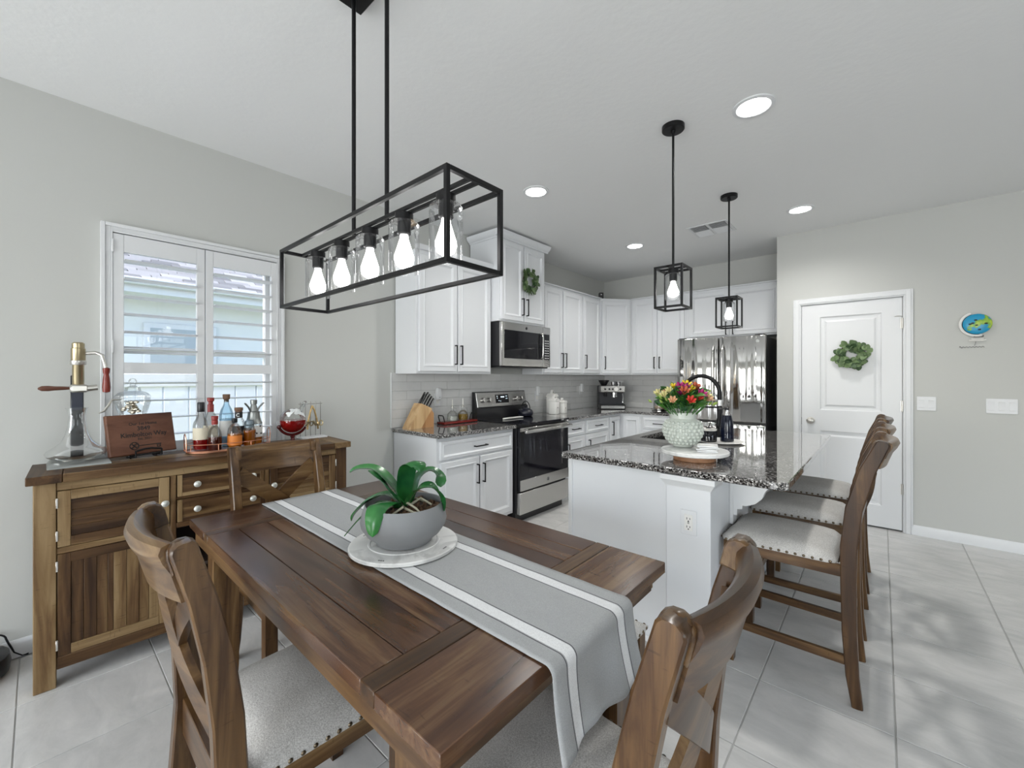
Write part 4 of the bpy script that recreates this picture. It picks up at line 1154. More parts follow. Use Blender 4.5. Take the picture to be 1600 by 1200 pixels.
for da, db in ((0, .010), (-.010, 0), (0, -.010), (.008, 0)): g.tube([kp(.100 + da + .009 * math.cos(t), .043 + db + .009 * math.sin(t)) for t in [2 * PI * k / 12 for k in range(12)]], .0016, 5, True)
g.tube([kp(.100 + .019 * math.cos(t), .043 + .019 * math.sin(t)) for t in [2 * PI * k / 18 for k in range(18)]], .0018, 5, True)
for a in (.197, .210): g.tube([kp(a, .043), kp(a, .026)], .0022, 6)
g.tube([kp(.197, .027), kp(.210, .027)], .0018, 6); g.tube([kp(.2035, .043), kp(.2035, .033)], .0014, 6)
g.build('key_emblem', M_ink, sg_, True)
es = thing('easel', 'small black display easel holding the wooden sign', 'easel', (-2.88, .38, ZS))
g = G()
for a in (.09, .20):
    q = sp(a, 0, 0)
    g.tube([Vector((q.x, q.y, ZS + .004)) + n_ * .03 + Vector((0, 0, .032)), Vector((q.x, q.y, ZS + .004)) + n_ * .03, Vector((q.x, q.y, ZS + .004)) - n_ * .05 * 0 + bk * .06], .004, 6)
    g.tube([sp(a, -.018, -.026), sp(a, .13, -.026)], .004, 6)
    g.tube([sp(a, -.006, .03), sp(a, -.006, -.03)], .004, 6)
g.tube([sp(.09, -.006, .028), sp(.20, -.006, .028)], .004, 6); g.tube([sp(.09, .012, .028), sp(.13, .020, .028), sp(.16, .020, .028), sp(.20, .012, .028)], .005, 6)
g.tube([sp(.09, .11, -.026), sp(.145, .15, -.028), sp(.20, .11, -.026)], .004, 6)
q = sp(.145, .13, -.028); g.tube([q, Vector((q.x, q.y, ZS + .004)) + bk * .045], .004, 6)
g.build('frame', M_black, es, True)

# copper tray with bottles
tx_, ty_ = -2.835, .735
tr = thing('serving_tray', 'oval copper tray with wire rail holding the liquor bottles', 'tray', (tx_, ty_, ZS))
el = lambda a, b, t: (a * math.sin(t), b * math.cos(t))
g = G(); g.loft([[(*el(.115 - i, .205 - i, 2 * PI * k / 40), z) for k in range(40)] for i, z in ((0, .003), (0, .008), (.003, .010))]); g.build('base', M_copper, tr)
g = G()
for z in (.012, .048): g.tube([(*el(.116, .206, 2 * PI * k / 44), z) for k in range(44)], .0022 if z < .03 else .0018, 6, True)
for k in range(8): a = 2 * PI * (k + .5) / 8; g.tube([(*el(.116, .206, a), .010), (*el(.116, .206, a), .048)], .0016, 6)
for s in (-1, 1): g.tube([(-.024, s * .205, .01), (-.024, s * .207, .085), (-.012, s * .208, .103), (0, s * .208, .107), (.012, s * .208, .103), (.024, s * .207, .085), (.024, s * .205, .01)], .0024, 6)
for k in range(3): 
    a = 2 * PI * k / 3; g.ball((*el(.09, .16, a), .0025), .0025, 6, 4)
g.build('wire_rail', M_copper, tr)
ZT_ = ZS + .0105
M_lbl = mat('cream_label', (.72, .66, .52), .7); M_lblw = mat('white_label', (.75, .75, .73), .7); M_lblk = mat('black_label', (.02, .02, .022), .5)
M_cork = mat('cork', (.16, .09, .055), .8); M_redw = mat('red_wax', (.28, .03, .025), .4)
def bottle(label, x, y, prof, gm, level, lm, top, tm, lab=None, sx=1, sy=1, rot=0, extra=None):
    t = thing('bottle', label, 'bottle', (x, y, ZT_), rot, 'liquor bottles on the copper tray')
    G().lathe(prof, n=24, sx=sx, sy=sy).build('glass', gm, t)
    if level:
        lp = [(max(r - .0035, .002), z) for r, z in prof if .003 < z < level]
        rl = lp[-1][0] if lp else prof[1][0] - .0035
        G().lathe([(prof[1][0] - .006, .006)] + lp + [(rl, level)], n=24, sx=sx, sy=sy).build('liquor', lm, t)
    G().lathe(top, n=18).build('cap', tm, t)
    if lab:
        z0, z1, r, m = lab
        g = G(); n = 14; a0, a1 = -PI * .42 + lab_a, PI * .42 + lab_a
        g.loft([[(rr_ * math.cos(a0 + (a1 - a0) * k / n) * sx, rr_ * math.sin(a0 + (a1 - a0) * k / n) * sy, z) for k in range(n + 1)] + [((rr_ - .0008) * math.cos(a1 - (a1 - a0) * k / n) * sx, (rr_ - .0008) * math.sin(a1 - (a1 - a0) * k / n) * sy, z) for k in range(n + 1)] for rr_, z in ((r, z0), (r, z1))])
        g.build('paper_label', m, t)
    return t
lab_a = -.25
bottle('clear bottle with black screw cap and red spirit at the tray front', -2.842, .600, [(.030, 0), (.036, .003), (.037, .02), (.037, .135), (.033, .155), (.018, .185), (.014, .20), (.014, .245)], M_clear, .075, M_red, [(.016, .212), (.017, .214), (.017, .262), (.015, .266)], M_blackp, (.060, .125, .0375, M_lbl))
bottle('clear bottle with cork stopper over a dark red neck at the back', -2.905, .660, [(.030, 0), (.035, .003), (.036, .02), (.036, .15), (.031, .175), (.016, .205), (.014, .215), (.014, .245)], M_clear, .05, M_dkred, [(.0155, .205), (.0155, .248), (.011, .250), (.011, .262), (.017, .268), (.018, .285), (.016, .287)], M_redw, (.05, .13, .0365, M_lbl))
bottle('round-shouldered flask with cork and red wax neck at the tray front', -2.778, .650, [(.034, 0), (.040, .004), (.043, .03), (.042, .07), (.036, .105), (.024, .127), (.013, .137), (.012, .155)], M_clear, .075, M_dkred, [(.014, .142), (.015, .145), (.015, .165), (.012, .167), (.016, .170), (.017, .188), (.015, .19)], M_redw, None, 1, .8)
bottle('arched clear flask of amber liquor beside the red wax flask', -2.765, .742, [(.034, 0), (.040, .004), (.042, .03), (.042, .085), (.036, .115), (.024, .135), (.012, .143), (.012, .150)], M_clear, .085, M_amber, [(.013, .146), (.014, .148), (.014, .170), (.012, .172)], M_blackp, (.022, .075, .043, mat('orange_label', (.65, .20, .03), .6)), 1, .85)
bottle('tall pale blue glass bottle with stopper at the tray back', -2.908, .738, [(.030, 0), (.035, .004), (.037, .03), (.036, .18), (.028, .215), (.016, .24), (.013, .25), (.013, .27)], M_blue, .16, liquid('pale_spirit', (.75, .85, .92)), [(.0125, .258), (.012, .272), (.018, .278), (.019, .302), (.017, .304)], M_cork, (.06, .15, .0375, M_lblw))
b_ = bottle('slim bottle with cork and a black neck band marked C', -2.848, .785, [(.028, 0), (.032, .003), (.033, .02), (.033, .13), (.027, .15), (.019, .165), (.018, .20)], M_clear, .11, M_dkred, [(.0185, .165), (.0185, .205), (.017, .206), (.022, .208), (.022, .225), (.020, .226)], M_cork, (.03, .12, .0335, M_lblk))
g = G(); g.lathe([(.0195, .168), (.0195, .200)], n=18, cap=False); g.build('neck_band', M_lblk, b_)
text('C', b_, MW[b_] @ Vector((.018, -.010, .174)), (.48, .88, 0), (0, 0, 1), .026, M_lblw)
bottle('short ribbed bottle of honey-coloured liquor beside the pewter bottle', -2.785, .822, [(.029, 0), (.033, .003), (.031, .012), (.034, .02), (.031, .03), (.034, .04), (.031, .05), (.034, .06), (.031, .07), (.034, .08), (.033, .095), (.026, .11), (.022, .115)], M_clear, .095, M_amber, [(.0225, .108), (.026, .110), (.026, .12), (.024, .122), (.026, .125), (.026, .136), (.022, .15), (.012, .155)], mat('grey_cap', (.20, .25, .28), .35, .5))
b_ = bottle('stout bottle with pewter horned top and a black and white label', -2.862, .868, [(.040, 0), (.046, .004), (.047, .03), (.046, .11), (.044, .125), (.030, .15), (.026, .16)], M_clear, .05, M_amber, [(.046, .122), (.047, .126), (.040, .14), (.034, .165), (.031, .19), (.032, .196), (.022, .20), (.018, .225), (.014, .24), (.018, .242), (.019, .265), (.016, .268)], M_silver, (.045, .115, .0475, M_lblw))
for s in (-1, 1):
    g = G(); g.tube([(.004, s * .018, .20), (.006, s * .030, .225), (.010, s * .045, .243), (.012, s * .052, .250)], [.006, .005, .006, .004], 8); g.build('horn', M_silver, b_)
g = G()
for k in range(9): a = lab_a + random.uniform(-.9, .9); g.ball((.0475 * math.cos(a), .0475 * math.sin(a), random.uniform(.05, .11)), (.006, .006, .005), 6, 4)
tag(g.build('label_print', M_lblk, b_), kind='stuff')

# globe decanter
gd = thing('globe_decanter', 'globe-shaped glass decanter half full of red wine on a dark cradle', 'decanter', (-2.815, 1.075, ZS))
M_mah = mat('mahogany', (.075, .010, .010), .2)
g = G(); g.lathe([(.062, 0), (.064, .004), (.062, .011), (.03, .014), (.013, .018), (.010, .03), (.016, .036), (.010, .044), (.014, .05)], n=28); g.build('foot', M_mah, gd)
cz = .138; rg_ = .079
g = G(); g.tube([(.0 + .012 * math.sin(t), (rg_ + .010) * math.sin(t) * .96, cz - (rg_ + .010) * math.cos(t)) for t in [-1.15 + 2.2 * k / 16 for k in range(17)]], .0085, 8); g.ball((0, -.082, cz - .033), .013, 10, 6); g.build('cradle', M_mah, gd)
g = G(); g.ball((0, 0, cz), rg_, 28, 18); g.build('globe', M_clear, gd)
g = G(); n = 10; lv = cz + .005
g.lathe([(max(.001, (rg_ - .004) * math.sin(t)), cz - (rg_ - .004) * math.cos(t)) for t in [.02 + (math.acos(-.005 / .075) - .02) * k / n for k in range(n + 1)]], n=28); g.build('wine', M_red, gd)
d = Vector((-.10, .60, .80)).normalized(); c0 = Vector((0, 0, cz))
g = G(); g.tube([c0 + d * s for s in (.074, .10, .118, .122)], [.014, .012, .012, .015], 12); g.build('neck', M_clear, gd)
g = G(); g.tube([c0 + d * s for s in (.113, .126, .13, .145, .152)], [.009, .010, .016, .014, .004], 12); g.build('stopper', M_clear, gd)
M_etch = mat('etched_glass', (.8, .82, .82), .8)
g = G()
for th, ph, q in ((.5, -.3, .022), (.9, -.7, .018), (.75, .25, .025), (1.05, .7, .016), (.4, .8, .018)):
    nn = Vector((math.sin(th) * math.cos(ph), math.sin(th) * math.sin(ph), math.cos(th))); a = nn.orthogonal().normalized(); b = nn.cross(a)
    g.loft([[c0 + (nn * (rg_ + h) + (a * math.cos(t) + b * math.sin(t)) * q * (1 + .35 * math.sin(3 * t + ph)) ).normalized() * (rg_ + h) for t in [2 * PI * k / 14 for k in range(14)]] for h in (.0004, .001)])
g.build('etched_continents', M_etch, gd, kind='stuff')

# acrylic rack with hanging gold bar tools
rk = thing('bar_tool_rack', 'white-based wire rack with gold straps hanging beside the globe decanter', 'rack', (-2.935, 1.245, ZS))
G().box(-.045, .055, -.085, .085, 0, .012, .003).build('base', M_white, rk)
for k in range(5):
    y = -.068 + k * .034
    G().tube([(-.02, y, .245), (-.02, y, .012)] if k in (0, 4) else [(-.02, y, .25), (-.02, y, .10), (-.02, y, .012)], .0022, 6).build('rod', mat_rod if k else (mat_rod := mat('dark_rod', (.25, .24, .22), .3, .8)), rk)
g = G(); g.tube([(-.02, -.08, .232), (-.02, .08, .232)], .0022, 6); g.build('crossbar', mat_rod, rk)
tl = thing('bar_tools', 'gold strap and clasps hanging on the wire rack', 'bar tools', (-2.935, 1.245, ZS + .07))
for s in (-1, 1): G().tube([(.006, 0, .150), (.012, s * .012, .12), (.014, s * .030, .045), (.014, s * .036, -.01)], .0062, 8).build('strap', M_gold, tl)
g = G()
for k in range(6):
    y = -.055 + k * .022; g.tube([(.02 + .012 * math.cos(t), y + .010 * math.sin(t), .030 + .016 * math.sin(t + k)) for t in [2 * PI * m / 12 for m in range(12)]], .0042, 6, True)
g.build('clasp', M_brass, tl)

# robot vacuum at the wall, left of the sideboard
rv = thing('robot_vacuum', 'black rounded robot vacuum standing by the wall left of the sideboard', 'vacuum', (-2.985, -.235, 0))
G().lathe([(.13, .004), (.150, .012), (.155, .05), (.150, .085), (.125, .098), (.10, .10)], n=32).build('body', M_blackp, rv)
G().lathe([(.10, .100), (.098, .103), (.02, .104)], n=32).build('top_disc', mat('grey_plastic', (.12, .15, .17), .4), rv)
wc_ = tag(G().tube([(-3.085, -.30 + .10 * (1 - math.cos(t)), .106 + .045 * math.sin(t)) for t in [PI * k / 18 for k in range(19)]] + [(-3.085, -.092, .08), (-3.088, -.075, .03), (-3.088, -.05, .004), (-3.085, -.03, .004)], .004, 6).build('power_cord', M_blackp), 'black power cord looping behind the robot vacuum', 'cord')

# ------------------------------------------------------------------ table centrepiece
ct = thing('marble_tray', 'round white marble tray under the orchid bowl on the runner', 'tray', (-1.228, .832, TZ + .0062))
G().lathe([(.176, 0), (.181, .003), (.181, .011), (.178, .014), (.120, .0145), (.118, .0165), (.112, .0165), (.110, .0145)], n=48).build('plate', M_marble, ct)
g = G()
for a in (.3, 3.5, 5.2, 2.2):
    for k in range(3): g.ball((.160 * math.cos(a + k * .045), .160 * math.sin(a + k * .045), .0143), (.004, .003, .0006), 6, 4)
g.build('inlay', M_blackp, ct, kind='stuff')
po = thing('potted_orchid', 'leafy orchid without flowers in a matte grey bowl on the marble tray', 'plant', (-1.228, .832, TZ + .0229))
M_pot = painted('matte_grey_ceramic', (.255, .262, .270), .55, 300, .05)
G().lathe([(.085, 0), (.092, .002), (.096, .012), (.122, .032), (.140, .058), (.1435, .075), (.139, .098), (.130, .128), (.128, .131), (.125, .130), (.130, .100), (.134, .078), (.125, .05)], n=56, cap=False).build('pot', M_pot, po)
G().lathe([(.001, .1), (.128, .100)], n=40, cap=False).build('soil', mat('dark_bark', (.022, .012, .008), .9), po)
M_bark = leafm('bark_chip', (.05, .02, .012), (.20, .12, .07), .9); M_root = mat('orchid_root', (.48, .45, .34), .7)
g = G()
for k in range(150):
    a = random.uniform(0, 6.28); q = .118 * random.random() ** .5; s = random.uniform(.004, .010)
    M_ = Matrix.Translation((q * math.cos(a), q * math.sin(a), .104 + random.uniform(0, .008))) @ Matrix.Rotation(random.uniform(0, 3), 4, 'X') @ Matrix.Rotation(random.uniform(0, 6), 4, 'Z')
    g.box(-s, s, -s * .6, s * .6, -s * .35, s * .35, 0, 1, M_)
g.build('bark_mulch', M_bark, po, kind='stuff')
RV = Vector((.7495, .662, 0)); FV = Vector((.662, -.7495, 0))   # sideways and towards the room's near side
def lf(a, b, z): return RV * a + FV * b + Vector((0, 0, z))
for k, pts in enumerate([[(0, 0, .125), (.02, .03, .135), (.05, .05, .125), (.07, .06, .11)], [(0, 0, .12), (-.03, .03, .128), (-.06, .05, .112)], [(0, .01, .12), (.01, .06, .130), (-.02, .085, .112)], [(.02, 0, .12), (.05, -.03, .135), (.09, -.02, .115)], [(.01, 0, .12), (.02, -.05, .13), (.07, -.06, .11)], [(0, .02, .118), (.05, .08, .120), (.09, .07, .110)]]):
    G().tube([lf(*p) for p in pts], [.0045, .004, .0035, .003][:len(pts)], 7).build('root', M_root, po)
def strap(name, ctrl, wmax, m, fold=.22, side=None, n=16):
    """strap leaf along a smooth curve through ctrl"""
    P = [Vector(p) for p in ctrl]; pts = []
    for i in range(n + 1):
        t = i / n * (len(P) - 1); k = min(int(t), len(P) - 2); f = t - k
        p0, p1, p2, p3 = P[max(k - 1, 0)], P[k], P[k + 1], P[min(k + 2, len(P) - 1)]
        pts.append(.5 * ((2 * p1) + (p2 - p0) * f + (2 * p0 - 5 * p1 + 4 * p2 - p3) * f * f + (3 * p1 - p0 - 3 * p2 + p3) * f ** 3))
    g = G(); rings = []; prev = None
    for i, p in enumerate(pts):
        d = (pts[min(i + 1, n)] - pts[max(i - 1, 0)]).normalized()
        if side is not None: s = Vector(side)
        else: s = d.cross(Vector((0, 0, 1)))
        if prev is not None and side is None and s.length < .3: s = prev
        s = (s - d * s.dot(d)).normalized()
        if prev is not None and s.dot(prev) < 0: s = -s
        prev = s; up = s.cross(d)
        f = i / n; w_ = wmax * (.32 + .68 * math.sin(PI * min(f * 1.0 + .12, 1)) ** .8) if f < .86 else wmax * (.32 + .68 * math.sin(PI * min(.86 + .12, 1)) ** .8) * max(1 - ((f - .86) / .14) ** 2, 0) ** .5 + .0006
        w_ = wmax * max(.0, (1 - (2 * f - .95) ** 2 * .85)) ** .6 * (1 if f < .9 else max(1 - ((f - .9) / .1) ** 2, .01) ** .5) + .0008
        th = .0012
        rings.append([p + s * w_ + up * fold * w_, p + s * w_ * .5 + up * (fold * .35 * w_ + th), p + up * (-.0) + up * th * .5, p - s * w_ * .5 + up * (fold * .35 * w_ + th), p - s * w_ + up * fold * w_, p - s * w_ * .5 + up * (fold * .35 * w_ - th), p - up * th * 1.5, p + s * w_ * .5 + up * (fold * .35 * w_ - th)])
    g.loft(rings)
    return g.build(name, m, po, ang=60)
leaves = [
    ([(0, 0, .12), (-.045, .0, .190), (-.10, .0, .238), (-.150, .01, .246), (-.180, .02, .236)], .030, None),
    ([(.005, .01, .12), (-.03, .035, .165), (-.065, .05, .215), (-.105, .055, .25)], .024, None),
    ([(.0, -.01, .12), (-.005, -.015, .18), (.005, -.012, .245), (.03, .0, .270), (.056, .012, .262), (.058, .022, .238)], .027, tuple(RV * .75 - FV * .66)),
    ([(.01, -.02, .12), (.03, -.05, .19), (.07, -.07, .222), (.105, -.07, .205), (.115, -.06, .165)], .026, None),
    ([(.01, .01, .12), (.05, .02, .175), (.095, .015, .185), (.125, .005, .150), (.130, 0, .095)], .030, None),
    ([(-.005, .02, .12), (-.03, .06, .150), (-.055, .112, .152), (-.062, .138, .115), (-.060, .148, .066)], .024, tuple(RV)),
    ([(-.01, 0, .12), (-.06, .0, .155), (-.12, .0, .135), (-.165, .005, .095), (-.178, .01, .068)], .022, None),
    ([(-.01, .01, .118), (-.08, .02, .135), (-.14, .03, .085), (-.19, .04, .028)], .007, None),
]
for p, w_, sd in leaves: strap('leaf', [lf(*q) for q in p], w_ * 1.3, M_orchid, .25, sd)

# ------------------------------------------------------------------ things on the island
ls = thing('lazy_susan', 'round white marble turntable on a wooden foot on the island', 'turntable', (-.735, 2.275, CT))
G().lathe([(.10, 0), (.104, .004), (.104, .028), (.098, .032)], n=40).build('foot', wood('pale_wood', 'X', [(.25, .12, .06), (.42, .22, .12), (.52, .30, .17), (.6, .4, .25)], 1, .4, marks=False), ls)
G().lathe([(.160, .033), (.165, .037), (.165, .050), (.162, .053)], n=56).build('disc', M_marble, ls)
g = G(); q = RV * .085 + FV * .05; g.box(q.x - .006, q.x + .006, q.y - .006, q.y + .006, .004, .034); g.build('latch', M_white, ls)
zt_ = CT + .0535
vs = thing('vase', 'pale green hobnail ceramic vase on the marble turntable', 'vase', (-.815, 2.332, zt_))
M_vase = mat('celadon_glaze', (.56, .60, .55), .2)
vp = [(.045, 0), (.052, .004), (.055, .012), (.066, .022), (.085, .045), (.097, .075), (.098, .095), (.092, .122), (.078, .145), (.068, .154), (.068, .186), (.064, .187), (.063, .155)]
G().lathe(vp, n=40, cap=False).build('body', M_vase, vs)
G().lathe([(.001, .004), (.05, .004)], n=30, cap=False).build('bottom', M_vase, vs)
g = G()
for i, z in enumerate((.024, .042, .060, .078, .096, .114, .132)):
    for (ra, za), (rb, zb) in zip(vp, vp[1:]):
        if za <= z <= zb: r = ra + (rb - ra) * (z - za) / (zb - za); break
    for k in range(21):
        a = 2 * PI * (k + .5 * (i % 2)) / 21; s = .0108 * (r / .097) ** .5
        g.ball((r * math.cos(a), r * math.sin(a), z), s, 8, 6)
g.build('hobnails', M_vase, vs, kind='stuff', ang=80)

bq = thing('flower_bouquet', 'mixed bouquet of red, pink and yellow alstroemeria standing in the vase', 'flowers', (-.815, 2.332, zt_ + .15))
def petal_mesh(name, ma, mb):
    g = G()
    for k in range(6):
        a = 2 * PI * k / 6; R_ = Matrix.Rotation(a, 3, 'Z'); inner = k % 2
        prof = [(.002, .0, .002), (.007, .010, .006), (.013, .022, .009), (.020, .030, .0085), (.026, .033, .004), (.028, .033, .0005)]
        g.loft([[R_ @ Vector((x, s * w_, z + (.003 if s == 0 else 0) * 0 + h)) for s, h in ((-1, .0008), (0, -.0012), (1, .0008), (0, -.0020))] for x, z, w_ in prof])
    bmesh.ops.recalc_face_normals(g.bm, faces=g.bm.faces)
    me = bpy.data.meshes.new(name); g.bm.to_mesh(me); g.bm.free(); me.materials.append(ma); me.polygons.foreach_set('use_smooth', [True] * len(me.polygons)); return me
FC = {'magenta': (.42, .012, .16), 'red': (.62, .05, .035), 'yellow': (.78, .58, .03), 'peach': (.72, .42, .24), 'cream': (.72, .66, .32), 'plum': (.22, .01, .10), 'coral': (.55, .13, .06)}
FM = {k: petal_mesh('blossom_' + k, mat('petal_' + k, c, .5), None) for k, c in FC.items()}
g = G(); g.loft([[(s * w_, x, z + abs(s) * w_ * .3) for s in (-1, 0, 1)] + [(s * w_ * .9, x, z + abs(s) * w_ * .3 - .0006) for s in (1, 0, -1)] for x, z, w_ in ((0, 0, .003), (.018, .005, .014), (.042, .009, .021), (.066, .007, .015), (.088, 0, .001))])
bmesh.ops.recalc_face_normals(g.bm, faces=g.bm.faces); lme = bpy.data.meshes.new('leaf'); g.bm.to_mesh(lme); g.bm.free(); lme.materials.append(M_leafb); lme.polygons.foreach_set('use_smooth', [True] * len(lme.polygons))
def aim(d, roll=0):
    return Vector(d).to_track_quat('Z', 'Y').to_euler()
bl = [('magenta', -.035, .05, .130, 1.2), ('coral', -.03, .085, .112, 1.2), ('yellow', .005, .02, .140, 1.2), ('red', -.012, .115, .070, 1.1), ('magenta', .050, .085, .096, 1.2), ('red', .040, .10, .085, .8), ('coral', .055, .01, .135, 1.1),
      ('cream', -.115, .05, .095, 1.0), ('cream', -.095, .06, .120, .9), ('peach', -.085, .085, .070, 1.0), ('peach', .105, .05, .075, 1.0), ('plum', -.012, .06, .135, 1.0), ('cream', -.13, .0, .105, .9), ('coral', .080, -.02, .135, 1.0), ('yellow', -.05, .0, .140, .8), ('cream', .12, .02, .09, .9), ('yellow', .02, .05, .128, .9), ('plum', -.045, .075, .108, .9), ('peach', -.10, .02, .11, .8)]
for c, a, b, z, s in bl:
    p = lf(a, b, z + .022); d = (p - Vector((0, 0, -.06))).normalized() * .8 + FV * .35; s *= .86
    inst(FM[c], 'blossom', bq, p, aim(d), (s, s, s * 1.25))
g = G()
for c, a, b, z, s in bl:
    p = lf(a, b, z); g.tube([(p.x * .22, p.y * .22, -.14), (p.x * .35, p.y * .35, .0), (p.x * .75, p.y * .75, z * .6), p * .98], .0022, 6)
for k in range(14):
    a = 2 * PI * k / 14; p = Vector((.12 * math.cos(a), .12 * math.sin(a), .08)); g.tube([(p.x * .2, p.y * .2, -.12), (p.x * .4, p.y * .4, .01), p], .002, 6)
g.build('stems', mat('green_stem', (.05, .16, .03), .5), bq, kind='stuff')
for k in range(120):
    a = random.uniform(0, 6.28); q = random.uniform(.2, 1) ** .6; rad = .125 * q; z = random.uniform(.03, .125) * (1 - .15 * q) + .022
    p = Vector((rad * math.cos(a), rad * math.sin(a), z)); 
    tilt = random.uniform(.2, 1.2)
    s = random.uniform(.65, 1.1)
    inst(lme, 'leaf', bq, p * .72 + Vector((0, 0, z * .28)), (tilt, random.uniform(-1.3, 1.3), a - PI / 2 + random.uniform(-.8, .8)), (s, s, s))
budm = mat('green_bud', (.30, .42, .09), .5)
g = G(); g.lathe([(.001, 0), (.005, .006), (.0065, .014), (.004, .022), (.001, .026)], n=8); bmesh.ops.recalc_face_normals(g.bm, faces=g.bm.faces); bme = bpy.data.meshes.new('bud'); g.bm.to_mesh(bme); g.bm.free(); bme.materials.append(budm)
for k in range(26):
    a = random.choice((random.uniform(2.2, 5.2), random.uniform(-.6, .9))); p = lf(random.uniform(.07, .155) * random.choice((-1, 1)), random.uniform(-.06, .08), random.uniform(.07, .14))
    inst(bme, 'bud', bq, p, aim(p + Vector((0, 0, .05))), (1, 1, 1))

for k in range(4):
    z0 = zt_ + k * .0085; a = R((20, 8, 31, 16)[k])
    t = thing('coaster', ('bottom', 'second from bottom', 'third from bottom', 'topmost')[k] + ' white marble coaster of the stack on the turntable', 'coaster', (-.667 + .004 * (k % 2), 2.255, z0), a, 'stacked marble coasters')
    G().box(-.046, .046, -.046, .046, 0, .0078, .002).build('slab', M_marble, t)
    if k < 3 or True: G().box(-.047, .047, -.047, -.0462, .001, .0068).build('edge_trim', M_white, t)

pl = thing('round_plate', 'white round plate under the dark bottle beside the sink', 'plate', (-.805, 2.985, CT))
G().lathe([(.105, 0), (.115, .003), (.148, .010), (.150, .012), (.146, .0125), (.112, .006), (.02, .005)], n=48).build('plate', M_cream, pl)
zp = CT + .0075
sd_ = thing('dark_bottle', 'tall dark navy pump bottle on the white plate by the faucet', 'bottle', (-.768, 3.02, zp))
M_navy = mat('navy_glass', (.006, .009, .022), .12)
G().lathe([(.036, 0), (.041, .003), (.042, .02), (.041, .08), (.036, .13), (.029, .165), (.027, .172)], n=32).build('body', M_navy, sd_)
G().lathe([(.028, .172), (.028, .182), (.022, .184), (.022, .195), (.010, .197), (.008, .215)], n=24).build('collar', M_chrome, sd_)
g = G(); g.cyl((0, 0, .205), (0, 0, .222), .013); g.obox((0, 0, .216), (-.052, -.012, .212), .011, .010, bev=.002); g.build('pump', M_blackp, sd_)
cd = thing('candle_jar', 'short black candle jar with a pale lid on the white plate', 'candle', (-.858, 2.935, zp))
G().lathe([(.046, 0), (.050, .003), (.050, .070), (.047, .074), (.045, .073), (.044, .01)], n=36, cap=False).build('jar', M_bglass, cd)
G().lathe([(.001, .060), (.044, .060)], n=24, cap=False).build('wax', M_cream, cd)
G().lathe([(.051, .072), (.052, .075), (.052, .083), (.046, .086), (.01, .087)], n=36).build('rim_lid', marble('speckled_lid', (.7, .68, .64), (.12, .11, .1)), cd)
g = G(); g.cyl((.0, .0, .086), (.012, -.004, .125), .0035, n=8); g.ball((0, 0, .089), (.018, .014, .006), 10, 6); g.build('wick_snuffer', M_blackp, cd)

fa = thing('faucet', 'black arched pull-down kitchen faucet behind the flowers', 'faucet', (-.862, 3.20, CT))
G().lathe([(.030, 0), (.030, .006), (.024, .010), (.022, .12), (.019, .135), (.016, .14), (.016, .235)], n=24).build('body', M_black, fa)
G().lathe([(.020, .228), (.020, .268), (.017, .271)], n=24).build('collar', M_chrome, fa)
ra = .125
pts = [(0, 0, .268), (0, 0, .31)] + [(-ra + ra * math.cos(t), 0, .315 + ra * math.sin(t)) for t in [PI * k / 20 for k in range(21)]] + [(-2 * ra, 0, .27)]
G().tube(pts, .0145, 12).build('neck', M_black, fa)
G().lathe([(.014, .135), (.019, .14), (.020, .19), (.016, .235), (.015, .27)], (-2 * ra, 0, 0), 20).build('spray_head', M_black, fa)
g = G(); g.tube([(0, 0, .215), (-2 * ra, 0, .215)], .006, 8); g.build('holder_arm', M_black, fa)
g = G(); g.tube([(0, 0, .238), (-.11, 0, .238)], .004, 8); g.build('upper_arm', M_chrome, fa)
g = G(); g.tube([(0, .0, .07), (.0, -.035, .075), (.0, -.075, .10)], .008, 8); g.build('lever_handle', M_black, fa)

# ------------------------------------------------------------------ things on the left worktop and the range
kb = thing('knife_block', 'slanted blond wooden knife block with steel knives at the worktop end', 'knife block', (-2.965, 2.15, CT))
M_blond = wood('blond_wood', 'Z', [(.42, .24, .11), (.62, .42, .22), (.70, .50, .29), (.78, .60, .38)], .6, .4, marks=False)
M_blond2 = wood('darker_blond_wood', 'Z', [(.28, .13, .05), (.44, .23, .10), (.52, .29, .14), (.6, .38, .2)], .6, .4, marks=False)
G().prism([(-.125, 0), (-.010, 0), (.105, .160), (-.005, .208)], 'x', -.055, .055).build('slanted_block', M_blond, kb)
G().prism([(-.008, 0), (.125, 0), (.125, .118), (.100, .150)], 'x', -.050, .050).build('support_block', M_blond2, kb)
d = Vector((0, .55, .84)).normalized(); w_ = Vector((0, .84, -.40)).normalized()
for i in range(4):
    for x in (-.022, .022):
        p = Vector((x, .005, .205)) + w_ * (.018 + i * .027) - d * .004
        L_ = .125 - .008 * i
        g = G(); g.obox(p, p + d * L_, .016, .019, up=w_, bev=.004); kn_ = g.build('knife_handle', M_blackp, kb)
        g = G(); g.obox(p + d * .004, p + d * (L_ - .004), .017, .008, up=w_); g.build('tang', M_steel, kn_)
